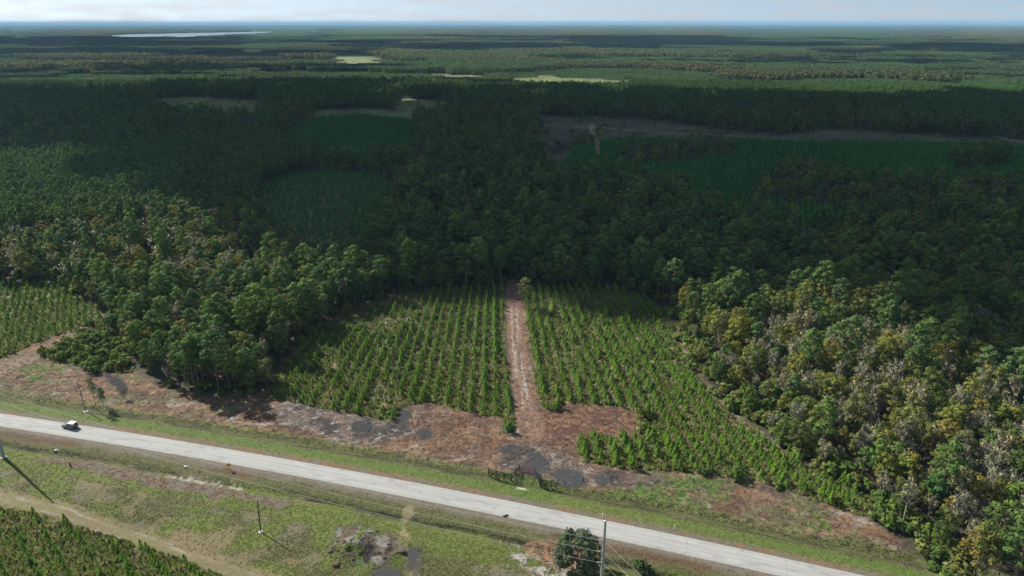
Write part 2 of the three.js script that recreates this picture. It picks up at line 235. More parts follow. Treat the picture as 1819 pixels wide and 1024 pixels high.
    const rc = edge(A.redClearing, x, z, 6); if (rc < 5) { const k = step(-rc + wob * 0.5, -1.5, 1.5), arc = noise(Math.hypot(x - 5, z + 190) / 0.9, 3, 40); mixTo(SOIL.red, k * (0.7 + 0.3 * arc)); mixTo(SOIL.tan, k * step(arc * 0.6 + fine * 0.5, 0.62, 0.75) * 0.6); }
    else if (Math.abs(x) < 32 && t > 16) { const arc = noise((x * 0.35 + z) / 0.8, x / 14, 44); mixTo(SOIL.red, step(fbm(x / 9 + 2, z / 6, 3, 45), 0.45, 0.6) * (0.35 + 0.5 * arc)); mixTo([0.22, 0.145, 0.09], step(fbm(x / 0.6 + z * 0.06, z / 3, 4, 46), 0.48, 0.78) * 0.55); }
    for (const m of [A.muckA, A.muckB, A.muckC]) { const e = edge(m, x, z, 5); if (e < 4) { const k = step(-e + wob * 0.7, -1.5, 2); mixTo([0.10, 0.078, 0.068], k * 0.75); mixTo(SOIL.muck, k * step(mid, 0.46, 0.6)); mixTo([0.24, 0.23, 0.22], k * step(fbm(x / 1.8, z / 1.1, 3, 47), 0.62, 0.72) * 0.7); } }
    for (const m of [A.weedsA, A.weedsB, A.weedsC]) { const e = edge(m, x, z, 5); if (e < 4) mixTo(SOIL.lush, step(-e + wob, -1, 2) * step(fbm(x / 2.4, z / 2.4, 3, 48), 0.36, 0.52) * 0.9); }
    const dl = Math.min(edge(A.rowsLeft, x, z, 4), edge(A.rowsRight, x, z, 4));
    if (dl < 3) { const k = step(-dl + wob * 0.3, -1.2, 1), c = Math.cos(rowIndex(x, z) * 2 * Math.PI); mixTo([0.098, 0.085, 0.045], k); mixTo([0.16, 0.115, 0.07], k * step(big, 0.5, 0.66) * 0.8); mixTo([0.075, 0.09, 0.028], k * step(fbm(x / 3, z / 3, 3, 49), 0.48, 0.6) * 0.8); mixTo([0.045, 0.034, 0.026], k * step(-c, 0.8, 1) * step(noise(rowIndex(x, z) | 0, z / 30, 50), 0.35, 0.6) * 0.8); }
    const rw = Math.min(edge(A.rowsWest, x, z, 4), edge(A.thicket, x, z, 4)); if (rw < 3) { const k = step(-rw + wob * 0.3, -1, 1); mixTo([0.085, 0.09, 0.035], k * 0.9); mixTo([0.13, 0.10, 0.06], k * step(big, 0.52, 0.66) * 0.7); }
    const wt = along(tracks.west, x, z); if (wt < 9 && rw > -1) { mixTo([0.17, 0.118, 0.088], step(4.2 - wt + wob * 0.6, 0, 2) * 0.85); mixTo([0.14, 0.09, 0.07], step(4.2 - wt, 0, 2) * step(fbm(s / 6, t / 0.8, 3, 52), 0.52, 0.66) * 0.7); }
    for (const m of [A.woodWest, A.woodMid, A.woodEast]) { const e = edge(m, x, z, 5); if (e < 4) mixTo(SOIL.litter, step(-e + wob * 0.6, -2.5, 1)); }
    if (-z > 262 && !inside(A.rowsWest, x, z)) mixTo(SOIL.litter, step(-z, 262, 275));
    const tm = along(tracks.main, x, z); if (tm < 6 && t > 22) { const k = step(3.6 - tm + (mid - 0.5) * 2, 0, 1); mixTo([0.165, 0.098, 0.066], k); mixTo([0.12, 0.07, 0.05], k * step(fbm(x / 1.1, z / 3, 3, 53), 0.5, 0.65) * 0.7); const side = x - ((z + 177) * -0.036 + 2.2) > 0 ? 1 : 0; mixTo([0.33, 0.30, 0.285], step(0.75 - Math.abs(tm - 0.9) + (fbm(x / 0.5, z / 7, 3, 56) - 0.5) * 2.2, 0, 0.9) * step(-z, 168, 195) * (1 - step(-z, 245, 262)) * (side ? 0.95 : 0.5)); }
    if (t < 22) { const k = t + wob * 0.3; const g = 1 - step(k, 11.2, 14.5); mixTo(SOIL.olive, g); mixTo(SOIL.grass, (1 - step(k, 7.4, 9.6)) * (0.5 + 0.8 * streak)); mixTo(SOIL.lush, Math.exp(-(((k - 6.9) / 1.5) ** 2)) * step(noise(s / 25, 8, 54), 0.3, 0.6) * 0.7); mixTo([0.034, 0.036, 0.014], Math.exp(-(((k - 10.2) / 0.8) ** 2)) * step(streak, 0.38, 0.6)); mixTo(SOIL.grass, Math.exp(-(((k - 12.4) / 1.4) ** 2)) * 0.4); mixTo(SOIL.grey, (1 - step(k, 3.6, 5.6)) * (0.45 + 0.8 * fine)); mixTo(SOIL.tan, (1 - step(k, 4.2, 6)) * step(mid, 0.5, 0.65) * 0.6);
      mixTo(SOIL.lush, step(10 - Math.hypot(x - 4, (t - 10) * 1.6), 0, 4) * 0.5); mixTo([0.42, 0.38, 0.33], step(1.6 - Math.hypot(x - 2.2, (t - 8.6) * 1.6) + (fine - 0.5) * 1.5, 0, 0.8)); }
  }
  for (const p of puddles) { const e = edge(p, x, z, 5); if (e < 4) mixTo(SOIL.muck, step(-e + (mid - 0.5) * 5 + (fine - 0.5), -2.2, 0.6) * 0.92); }
  const grain = (t < 12 ? 0.84 + 0.32 * fine   : 0.3 + 1.4 * fine) + (hash(x * 4.2 | 0, z * 4.2 | 0, 60) - 0.5) * (t < 12 ? 0.22 : 0.6);
  C3[0] *= grain; C3[1] *= grain; C3[2] *= grain;
  return C3;
}
const farColours = { field: [0.10, 0.14, 0.036], cleared: [0.055, 0.05, 0.028], young: [0.04, 0.052, 0.02], rowsFar: [0.10, 0.108, 0.05], rowsShade: [0.10, 0.10, 0.05], lake: [0.04, 0.05, 0.03] };
function farColour(x, z) {
  const c = farColours[cover(x, z)] ?? SOIL.litter, n = 0.6 + 0.8 * fbm(x / 6, z / 9, 3, 90); C3[0] = c[0]; C3[1] = c[1]; C3[2] = c[2];
  if (c === farColours.field || c === farColours.cleared) { mixTo(c === farColours.field ? [0.12, 0.14, 0.05] : [0.085, 0.07, 0.042], step(fbm(x / 40, z / 60, 3, 91), 0.5, 0.68) * 0.7); mixTo([0.06, 0.065, 0.03], step(fbm(x / 14, z / 30, 3, 92), 0.55, 0.7) * 0.7); }
  if (c === farColours.cleared) { mixTo([0.035, 0.042, 0.018], step(fbm(x / 55, z / 7, 3, 96), 0.5, 0.62) * 0.8); mixTo([0.12, 0.10, 0.07], step(fbm(x / 40 + 9, z / 4, 3, 97), 0.6, 0.7) * 0.6); }
  for (const t of farTracks) if (along(t.p, x, z) < t.w / 2) { C3[0] = 0.24; C3[1] = 0.195; C3[2] = 0.14; }
  C3[0] *= n; C3[1] *= n; C3[2] *= n; return C3;
}
const toByte = (v) => Math.round(255 * (v <= 0.0031308 ? 12.92 * v : 1.055 * Math.pow(Math.min(1, v), 1 / 2.4) - 0.055));
function painted(W, H, f) { const d = new Uint8Array(W * H * 4); for (let j = 0; j < H; j++) for (let i = 0; i < W; i++) { const c = f((i + 0.5) / W, (j + 0.5) / H), o = (j * W + i) * 4; d[o] = toByte(c[0]); d[o + 1] = toByte(c[1]); d[o + 2] = toByte(c[2]); d[o + 3] = 255; } const t = new THREE.DataTexture(d, W, H); t.colorSpace = THREE.SRGBColorSpace; t.magFilter = THREE.LinearFilter; t.wrapS = t.wrapT = THREE.ClampToEdgeWrapping; t.needsUpdate = true; return t; }

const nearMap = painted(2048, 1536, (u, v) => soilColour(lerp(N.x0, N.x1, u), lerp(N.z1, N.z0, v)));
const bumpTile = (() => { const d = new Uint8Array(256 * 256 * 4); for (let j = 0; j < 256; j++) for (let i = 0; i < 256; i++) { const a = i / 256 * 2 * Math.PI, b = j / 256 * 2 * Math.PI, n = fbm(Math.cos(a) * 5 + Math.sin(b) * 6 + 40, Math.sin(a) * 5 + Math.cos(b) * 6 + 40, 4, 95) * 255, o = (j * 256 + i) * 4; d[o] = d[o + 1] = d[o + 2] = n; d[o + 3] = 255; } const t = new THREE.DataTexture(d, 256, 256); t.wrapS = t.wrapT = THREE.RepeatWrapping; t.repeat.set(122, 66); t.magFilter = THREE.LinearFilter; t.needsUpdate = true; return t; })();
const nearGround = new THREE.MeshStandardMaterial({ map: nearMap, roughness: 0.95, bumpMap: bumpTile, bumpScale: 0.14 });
{ // near ground, split by what it is
  const nx = 660, nz = 372, P = new Float32Array((nx + 1) * (nz + 1) * 3), U = new Float32Array((nx + 1) * (nz + 1) * 2);
  for (let j = 0; j <= nz; j++) for (let i = 0; i <= nx; i++) { const k = j * (nx + 1) + i, u = i / nx, v = j / nz, x = lerp(N.x0, N.x1, u), z = lerp(N.z1, N.z0, v); P.set([x, height(x, z), z], k * 3); U.set([u, v], k * 2); }
  const parts = { grass_verge: [], bare_soil: [], planted_ground: [], woodland_floor: [], dirt_track: [], sandy_path: [] };
  for (let j = 0; j < nz; j++) for (let i = 0; i < nx; i++) {
    const x = lerp(N.x0, N.x1, (i + 0.5) / nx), z = lerp(N.z1, N.z0, (j + 0.5) / nz), c = cover(x, z), a = j * (nx + 1) + i, b = a + 1, d = a + nx + 1, e = d + 1;
    const k = c === 'verge' ? (across(x, z) < -10 && (along(tracks.sand, x, z) < 2.4 || along(tracks.spur, x, z) < 1.8) ? 'sandy_path' : 'grass_verge') : c.startsWith('rows') || c === 'thicket' ? 'planted_ground' : c === 'track' || (c === 'soil' && along(tracks.west, x, z) < 4.2) ? 'dirt_track' : c === 'soil' ? 'bare_soil' : 'woodland_floor';
    parts[k].push(a, b, d, b, e, d);
  }
  const full = new THREE.BufferGeometry(); full.setAttribute('position', new THREE.BufferAttribute(P, 3)); full.setAttribute('uv', new THREE.BufferAttribute(U, 2)); full.setIndex(Object.values(parts).flat()); full.computeVertexNormals();
  const labels = { grass_verge: ['mown grass verge with brown patches either side of the road', 'grass'], bare_soil: ['freshly cleared brown soil between the road and the trees', 'soil'], planted_ground: ['weedy bedded ground under the rows of young pines', 'ground'], woodland_floor: ['dark leaf litter on the floor of the woods', 'ground'], dirt_track: ['brown dirt track running between the planted rows', 'track'], sandy_path: ['pale sandy wheel track across the grass', 'path'] };
  for (const [name, index] of Object.entries(parts)) {
    const ids = new Map(), p = [], n = [], u = [], out = [], src = full.attributes;
    for (const k of index) { let t = ids.get(k); if (t === undefined) { t = ids.size; ids.set(k, t); p.push(P[k * 3], P[k * 3 + 1], P[k * 3 + 2]); n.push(src.normal.array[k * 3], src.normal.array[k * 3 + 1], src.normal.array[k * 3 + 2]); u.push(U[k * 2], U[k * 2 + 1]); } out.push(t); }
    const g = new THREE.BufferGeometry(); g.setAttribute('position', new THREE.Float32BufferAttribute(p, 3)); g.setAttribute('normal', new THREE.Float32BufferAttribute(n, 3)); g.setAttribute('uv', new THREE.Float32BufferAttribute(u, 2)); g.setIndex(out);
    tag(mesh(name, g, nearGround), ...labels[name], null, 'structure');
  }
}
{ // open country: a sheet to the horizon, finer near
  const M = { x0: -1700, x1: 1700, z0: -2500, z1: -335 };
  const midMap = painted(1536, 1536, (u, v) => farColour(lerp(M.x0, M.x1, u), lerp(M.z1, M.z0, v * v * 0.6 + v * 0.4)));
  const midMat = new THREE.MeshStandardMaterial({ map: midMap, roughness: 1 }), farMat = new THREE.MeshStandardMaterial({ vertexColors: true, roughness: 1 });
  const pos = [], uv = [], col = [], index = [], groups = [];
  function sheet(xs, zs, slot, colour, uvOf) { const base = pos.length / 3, start = index.length; for (const z of zs) for (const x of xs) { pos.push(x, 0, z); uv.push(...(uvOf ? uvOf(x, z) : [0, 0])); const c = colour ? colour(x, z) : [1, 1, 1]; col.push(c[0], c[1], c[2]); } for (let j = 0; j < zs.length - 1; j++) for (let i = 0; i < xs.length - 1; i++) { const a = base + j * xs.length + i, b = a + 1, d = a + xs.length, e = d + 1; index.push(a, b, d, b, e, d); } groups.push([start, index.length - start, slot]); }
  const lin = (a, b, n) => Array.from({ length: n + 1 }, (_, i) => lerp(a, b, i / n));
  const vz = lin(0, 1, 60).map((v) => lerp(M.z1, M.z0, v * v * 0.6 + v * 0.4));
  sheet(lin(M.x0, M.x1, 2), vz, 0, null, (x, z) => { const t = (z - M.z1) / (M.z0 - M.z1); return [(x - M.x0) / (M.x1 - M.x0), (-0.4 + Math.sqrt(0.16 + 2.4 * t)) / 1.2]; });
  sheet(lin(-3400, 3400, 110), lin(-2500, -6500, 70), 1, farColour);
  sheet(lin(-36000, 36000, 60), lin(-6500, -42000, 60), 1, farColour);
  const plain = () => [0.06, 0.055, 0.03];
  sheet([-36000, -3400], [-2500, -6500], 1, plain); sheet([3400, 36000], [-2500, -6500], 1, plain);
  sheet([-36000, -1700], [2000, -335, -2500], 1, plain); sheet([1700, 36000], [2000, -335, -2500], 1, plain);
  sheet([-1700, -245], [2000, -66, -335], 1, plain); sheet([245, 1700], [2000, -66, -335], 1, plain); sheet([-245, 245], [2000, -66], 1, () => [0.12, 0.12, 0.04]);
  const g = new THREE.BufferGeometry(); g.setAttribute('position', new THREE.Float32BufferAttribute(pos, 3)); g.setAttribute('uv', new THREE.Float32BufferAttribute(uv, 2)); g.setAttribute('color', new THREE.Float32BufferAttribute(col, 3)); g.setIndex(index); groups.forEach((q) => g.addGroup(...q)); g.computeVertexNormals();
  tag(mesh('ground', g, [midMat, farMat]), 'flat wooded plain of fields and clearings reaching to the horizon', 'ground', null, 'structure');
}
// water
const water = new THREE.MeshPhysicalMaterial({ color: rgb(0.052, 0.053, 0.055), roughness: 0.03, ior: 1.33 });
function pool(name, outline, y, label, category, m = water) { const s = new THREE.Shape(outline.map(([x, z]) => new THREE.Vector2(x, -z))), g = new THREE.ShapeGeometry(s); g.rotateX(-Math.PI / 2); const o = mesh(name, g, m); o.position.y = y; return tag(o, label, category, null, 'structure'); }
function soften(p, grow, seed) { const v = p.map(([x, z]) => new THREE.Vector3(x, 0, z)), c = new THREE.CatmullRomCurve3(v, true).getPoints(p.length * 6), mx = v.reduce((a, b) => a + b.x, 0) / v.length, mz = v.reduce((a, b) => a + b.z, 0) / v.length; return c.slice(0, -1).map((q) => { const k = 1 + grow * (0.3 + noise(q.x / 1.3, q.z / 1.3, seed)); return [mx + (q.x - mx) * k, mz + (q.z - mz) * k]; }); }
const puddleLabels = ['grey puddle at the soil edge below the left planted rows', 'shallow muddy puddle left of the brown clearing', 'small puddle in brown soil below the left planted rows', 'narrow puddle on the track above the gate', 'large grey puddle directly behind the red gate', 'dark puddle behind the right black fence', 'pale strip of water by the dark shrub at left', 'dark pool beside the sandy spur near the road', 'dark pool at the bottom edge below the earth mound', 'small dark puddle at the soil edge right of the fence'];
puddles.forEach((p, i) => pool('puddle', soften(p, 0.22, 130 + i), -0.19, puddleLabels[i], 'puddle'));
pool('lake', soften(lakeShape, 0, 3), 0.4, 'long pale lake near the horizon at upper left', 'lake', new THREE.MeshPhysicalMaterial({ color: rgb(0.10, 0.13, 0.15), roughness: 0.22, ior: 1.33 }));
for (let k = 0; k < 6; k++) { const a = [[33.2,-598.5], [50.2,-658.9],], x = lerp(a[0][0], a[1][0], k / 5), z = lerp(a[0][1], a[1][1], k / 5); pool('flooded_furrow', soften([[x - 9, z - 6], [x + 3, z - 9], [x + 10, z + 4], [x + 1, z + 9]], 0.6, 150 + k), 0.06, 'strip of flooded furrow shining beside the green plantation', 'water').userData.group = 'flooded furrows beside the plantation'; }

// road
{
  const xs = []; for (let x = -700; x <= 500; x += 4) xs.push(x);
  const W = 2.85, pos = [], uv = [], index = []; let run = 0, last = null;
  const cols = [[-W - 0.05, -0.12], [-W, 0.02], [-W / 2, 0.045], [0, 0.06], [W / 2, 0.045], [W, 0.02], [W + 0.05, -0.12]];
  for (const x of xs) { const z = roadZ(x), dz = (roadZ(x + 0.5) - roadZ(x - 0.5)), l = Math.hypot(1, dz), nx = dz / l, nz = -1 / l; if (last) run += Math.hypot(x - last[0], z - last[1]); last = [x, z]; for (const [o, y] of cols) { pos.push(x + nx * o, y, z + nz * o); uv.push((o + W) / (2 * W), run / 96); } }
  const c = cols.length; for (let j = 0; j < xs.length - 1; j++) for (let i = 0; i < c - 1; i++) { const a = j * c + i; index.push(a, a + c, a + 1, a + 1, a + c, a + c + 1); }
  const g = new THREE.BufferGeometry(); g.setAttribute('position', new THREE.Float32BufferAttribute(pos, 3)); g.setAttribute('uv', new THREE.Float32BufferAttribute(uv, 2)); g.setIndex(index); g.computeVertexNormals();
  const map = painted(192, 2048, (u, v) => {
    const y = v * 96, x = u * 5.7, fine = fbm(x / 0.12, y / 0.12, 2, 101), st = fbm(x / 0.35, y / 14, 3, 102), blot = fbm(x / 1.2, y / 5, 3, 103);
    let k = 0.315 * (0.82 + 0.2 * st + 0.16 * blot) * (0.9 + 0.2 * fine); const wheel = Math.exp(-(((Math.abs(Math.abs(x - 2.85) - 1.45) - 0.75) / 0.3) ** 2)); k *= 1 - 0.12 * wheel * (0.5 + st); if (fbm(x / 1.6 + 9, y / 4, 3, 110) > 0.68) k *= 0.86; if (Math.abs(x - 2.85 - 0.5 * (noise(y / 3, 2, 111) - 0.5)) < 0.035) k *= 0.78;
    if (noise(x / 0.5, 3, 5) > 0.15 && Math.abs((y % 19) - 9 - 0.4 * noise(x * 2, y / 19 | 0, 8)) < 0.06 && hash(y / 19 | 0, 4, 6) > 0.45) k *= 0.7;
    const c = [k, k * 1.0, k * 1.0], mid = Math.abs(x - 2.85); if (mid < 0.16 && mid > 0.05 && fbm(x / 0.2, y / 3, 3, 104) > 0.48) { c[0] *= 1.05; c[2] *= 0.82; } if (x < 0.25 || x > 5.45) { const e = fbm(y / 0.6, 3, 2, 107); if (Math.min(x, 5.7 - x) < 0.3 * e) { c[0] *= 0.7; c[1] *= 0.66; c[2] *= 0.55; } } return c;
  });
  map.wrapT = THREE.RepeatWrapping; map.wrapS = THREE.RepeatWrapping;
  tag(mesh('road', g, new THREE.MeshStandardMaterial({ map, roughness: 0.9 })), 'pale grey two-lane country road crossing below the clearing', 'road', null, 'structure');
}

// ---------------------------------------------------------------- leaves, twigs and trunks
class Leaves {
  constructor() { this.p = []; this.n = []; this.c = []; this.i = []; }
  card(x, y, z, nx, ny, nz, w, l, turn, shade, sx = nx, sy = ny, sz = nz) {          // a pointed leaf cluster facing n, shaded by the smooth direction s
    let ax = -nz, ay = 0, az = nx; const m = Math.hypot(ax, az) || 1; if (m < 0.05) { ax = 1; az = 0; } else { ax /= m; az /= m; }
    let bx = ny * az - nz * ay, by = nz * ax - nx * az, bz = nx * ay - ny * ax; const c = Math.cos(turn), s = Math.sin(turn);
    const ux = ax * c + bx * s, uy = ay * c + by * s, uz = az * c + bz * s, vx = bx * c - ax * s, vy = by * c - ay * s, vz = bz * c - az * s, k = this.p.length / 3;
    this.p.push(x + ux * l, y + uy * l, z + uz * l, x + vx * w, y + vy * w, z + vz * w, x - ux * l, y - uy * l, z - uz * l, x - vx * w, y - vy * w, z - vz * w);
    for (let q = 0; q < 4; q++) { this.n.push(sx, sy, sz); this.c.push(shade[0], shade[1], shade[2]); }
    this.i.push(k, k + 1, k + 2, k, k + 2, k + 3);
  }
  limb(a, b, r0, r1, sides, shade) {
    const d = new THREE.Vector3(b[0] - a[0], b[1] - a[1], b[2] - a[2]).normalize(), u = new THREE.Vector3(Math.abs(d.y) > 0.9 ? 1 : 0, Math.abs(d.y) > 0.9 ? 0 : 1, 0).cross(d).normalize(), v = new THREE.Vector3().crossVectors(d, u), k = this.p.length / 3;
    for (const [q, r] of [[a, r0], [b, r1]]) for (let i = 0; i < sides; i++) { const t = i / sides * 2 * Math.PI, x = u.x * Math.cos(t) + v.x * Math.sin(t), y = u.y * Math.cos(t) + v.y * Math.sin(t), z = u.z * Math.cos(t) + v.z * Math.sin(t); this.p.push(q[0] + x * r, q[1] + y * r, q[2] + z * r); this.n.push(x, y, z); this.c.push(...shade); }
    for (let i = 0; i < sides; i++) { const j = (i + 1) % sides; this.i.push(k + i, k + j, k + sides + i, k + j, k + sides + j, k + sides + i); }
  }
  geometry() { const g = new THREE.BufferGeometry(); g.setAttribute('position', new THREE.Float32BufferAttribute(this.p, 3)); g.setAttribute('normal', new THREE.Float32BufferAttribute(this.n, 3)); g.setAttribute('color', new THREE.Float32BufferAttribute(this.c, 3)); g.setIndex(this.i); return g; }
}
const unit = (r) => { const y = r() * 2 - 1, a = r() * 2 * Math.PI, k = Math.sqrt(1 - y * y); return [k * Math.cos(a), y, k * Math.sin(a)]; };
function tone(r, v) { const k = 1 + (r() - 0.5) * v; return [k * (1 + (r() - 0.5) * 0.2), k, k * (1 + (r() - 0.5) * 0.2)]; }
function lobe(L, r, cx, cy, cz, R, flat, n, size, hue, droop = 0) {
  for (let i = 0; i < n; i++) {
    const d = unit(r); if (d[1] < -0.35) d[1] *= -0.6; const k = R * (0.62 + 0.45 * r()), j = unit(r), m = [d[0] + j[0] * 0.55, d[1] * 0.9 + 0.25 + j[1] * 0.55 - droop, d[2] + j[2] * 0.55], l = Math.hypot(...m), s = [d[0], d[1] + 0.35, d[2]], ls = Math.hypot(...s), t = tone(r, 0.5);
    L.card(cx + d[0] * k, cy + d[1] * k * flat, cz + d[2] * k, m[0] / l, m[1] / l, m[2] / l, size * (0.45 + 0.3 * r()), size * (0.75 + 0.6 * r()), r() * 6.28, [t[0] * hue[0], t[1] * hue[1], t[2] * hue[2]], (s[0] / ls) * 0.6 + (m[0] / l) * 0.4, (s[1] / ls) * 0.6 + (m[1] / l) * 0.4, (s[2] / ls) * 0.6 + (m[2] / l) * 0.4);
  }
}
const BARK = [0.13, 0.10, 0.08];
// every maker returns { crown, trunk } geometries; q is the detail: 1 near, smaller farther off
function pine(seed, q) {
  const r = random(seed), L = new Leaves(), T = new Leaves(), H = 17 + r() * 6, base = H * (0.36 + r() * 0.24), wideness = 0.75 + 0.5 * r(), bend = (r() - 0.5) * 1.2, n = Math.round(lerp(7, 17, q)), sz = lerp(1.3, 0.5, q);
  T.limb([0, -0.4, 0], [bend * 0.4, H * 0.5, 0], 0.26, 0.19, q > 0.6 ? 6 : 3, [1, 1, 1]); T.limb([bend * 0.4, H * 0.5, 0], [bend, H - 0.8, 0], 0.19, 0.05, q > 0.6 ? 6 : 3, [1, 1, 1]);
  for (let i = 0; i < n; i++) {
    const k = (i + 0.3 + r() * 0.5) / n, y = lerp(base, H - 1.0, k), a = i * 2.4 + r() * 0.9, reach = 2.8 * wideness * Math.pow(Math.sin(Math.PI * clamp(0.22 + 0.70 * k)), 0.8) * (0.65 + 0.55 * r()), x = bend * k + Math.cos(a) * reach, z = Math.sin(a) * reach, h = 0.85 + 0.3 * r();
    if (q > 0.6) T.limb([bend * k, y - 0.7, 0], [x, y - 0.1, z], 0.07, 0.03, 3, [1, 1, 1]);
    lobe(L, r, x, y, z, 1.15 + 0.7 * r(), 0.62, Math.round(lerp(9, 40, q)), sz, [h, h, h]);
  }
  lobe(L, r, bend, H - 0.9, 0, 1.35, 0.8, Math.round(lerp(8, 30, q)), sz, [1.1, 1.1, 1.05]);
  return { crown: L.geometry(), trunk: T.geometry(), h: H };
}
function leafy(seed, q) {
  const r = random(seed), L = new Leaves(), T = new Leaves(), H = 10.5 + r() * 6, R = 2.2 + r() * 1.5, base = H * (0.22 + 0.2 * r()), n = Math.round(lerp(9, 20, q)), sz = lerp(1.2, 0.38, q);
  T.limb([0, -0.4, 0], [0, H * 0.5, 0], 0.24, 0.14, q > 0.6 ? 6 : 3, [1, 1, 1]);
  for (let i = 0; i < n; i++) {
    const k = (i + 0.5) / n, a = i * 2.4 + r(), y = lerp(base, H - 1.3, k), env = Math.sqrt(Math.max(0.05, 1 - ((k - 0.42) / 0.66) ** 2)), reach = R * env * (0.45 + 0.5 * Math.sqrt(r())), x = Math.cos(a) * reach, z = Math.sin(a) * reach, h = 0.78 + 0.45 * r(), w = (r() - 0.5) * 0.25;
    if (q > 0.6 && i % 2) T.limb([0, y * 0.72, 0], [x * 0.9, y, z * 0.9], 0.08, 0.03, 3, [1, 1, 1]);
    lobe(L, r, x, y, z, 1.0 + 0.75 * r(), 0.8, Math.round(lerp(8, 44, q)), sz, [h * (1 + w), h, h * (1 - w)]);
  }
  return { crown: L.geometry(), trunk: T.geometry(), h: H };
}
function bare(seed, q) {                                    // nearly leafless: a fan of grey limbs and fine twigs
  const r = random(seed), L = new Leaves(), T = new Leaves(), H = 12 + r() * 4, n = Math.round(lerp(7, 14, q)), tw = Math.round(lerp(14, 84, q)), wide = lerp(0.2, 0.036, q);
  T.limb([0, -0.4, 0], [0.2, H * 0.55, 0], 0.2, 0.1, q > 0.6 ? 5 : 3, [1, 1, 1]); T.limb([0.2, H * 0.55, 0], [0.3, H * 0.9, 0.1], 0.1, 0.03, 3, [1, 1, 1]);
  for (let i = 0; i < n; i++) {
    const k = (i + 0.5) / n, a = i * 2.4 + r(), y0 = lerp(H * 0.3, H * 0.72, k), len = lerp(4.4, 2.6, k) * (0.8 + 0.4 * r()), up = 0.8 + 0.5 * r(), e = [Math.cos(a) * len * 0.62, y0 + len * up * 0.8, Math.sin(a) * len * 0.62];
    if (q > 0.3) T.limb([0.1, y0, 0], e, 0.06, 0.02, 3, [1.1, 1.1, 1.1]);
    for (let t = 0; t < tw; t++) { const f = 0.35 + 0.65 * r(), d = unit(r), o = 1.15 * r(), x = e[0] * f + d[0] * o, y = lerp(y0, e[1], f) + d[1] * o * 0.8 + 0.3, z = e[2] * f + d[2] * o, j = unit(r), l = Math.hypot(...j), c = 0.75 + 0.5 * r(), s = [d[0] * 0.6, 0.7, d[2] * 0.6], sl = Math.hypot(...s); L.card(x, y, z, j[0] / l, j[1] / l, j[2] / l, wide * (0.8 + r()), lerp(0.9, 0.5, q) * (0.5 + 0.8 * r()), 1.57 + (r() - 0.5) * 2.2, [c, c * (0.96 + 0.1 * r()), c * (0.9 + 0.1 * r())], s[0] / sl, s[1] / sl, s[2] / sl); }
    if (q > 0.3 && r() < 0.6) lobe(L, r, e[0] * 0.8, e[1] - 0.4, e[2] * 0.8, 0.9, 0.8, 6, 0.34, [0.95, 1.1, 0.55]);
  }
  return { crown: L.geometry(), trunk: T.geometry(), h: H };
}
function sapling(seed, q) {                                 // young plantation pine, a bushy green spire
  const r = random(seed), L = new Leaves(), T = new Leaves(), H = 3.6, n = Math.round(lerp(12, 70, q)), sz = lerp(0.85, 0.36, q);
  T.limb([0, -0.3, 0], [0, H * 0.85, 0], 0.06, 0.02, q > 0.5 ? 5 : 3, [1, 1, 1]);
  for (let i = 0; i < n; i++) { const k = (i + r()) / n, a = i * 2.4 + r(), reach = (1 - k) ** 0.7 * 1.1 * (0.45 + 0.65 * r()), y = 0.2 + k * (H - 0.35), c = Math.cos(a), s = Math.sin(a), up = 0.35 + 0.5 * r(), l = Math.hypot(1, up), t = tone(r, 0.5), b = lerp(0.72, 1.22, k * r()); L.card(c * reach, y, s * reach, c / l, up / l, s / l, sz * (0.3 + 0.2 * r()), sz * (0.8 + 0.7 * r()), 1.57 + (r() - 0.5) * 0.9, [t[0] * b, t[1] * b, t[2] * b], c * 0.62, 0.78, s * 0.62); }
  L.card(0, H - 0.25, 0, 0.6, 0.2, 0.77, sz * 0.25, sz * 1.1, 1.57, [1.2, 1.2, 1], 0, 1, 0);
  return { crown: L.geometry(), trunk: T.geometry(), h: H };
}
function shrub(seed, q) {
  const r = random(seed), L = new Leaves(), T = new Leaves(), n = Math.round(lerp(3, 7, q));
  T.limb([0, -0.3, 0], [0, 1.1, 0], 0.07, 0.03, 4, [1, 1, 1]);
  for (let i = 0; i < n; i++) { const a = r() * 6.28, d = 1.0 * Math.sqrt(r()), h = 0.8 + 0.4 * r(); lobe(L, r, Math.cos(a) * d, 0.75 + r() * 1.1, Math.sin(a) * d, 0.75 + 0.4 * r(), 0.85, Math.round(lerp(9, 17, q)), lerp(0.8, 0.42, q), [h, h, h]); }
  return { crown: L.geometry(), trunk: T.geometry(), h: 2.6 };
}
function weed(seed) { const r = random(seed), L = new Leaves(); for (let i = 0; i < 9; i++) { const a = r() * 6.28, d = r() * 0.35, u = 0.5 + r() * 0.6, c = 0.7 + 0.6 * r(), l = Math.hypot(1, u); L.card(Math.cos(a) * d, 0.22 + 0.2 * r(), Math.sin(a) * d, Math.cos(a) / l, u / l, Math.sin(a) / l, 0.1 + 0.08 * r(), 0.3 + 0.2 * r(), 1.57 + (r() - 0.5), [c, c, c * 0.9], 0.3 * Math.cos(a), 0.95, 0.3 * Math.sin(a)); } return L.geometry(); }
function withTrunk(m, k) { const t = m.trunk.clone(), c = t.attributes.color; for (let i = 0; i < c.count; i++) c.setXYZ(i, k * 1.2, k * 0.8, k * 1.2); return mergeGeometries([m.crown, t]); }

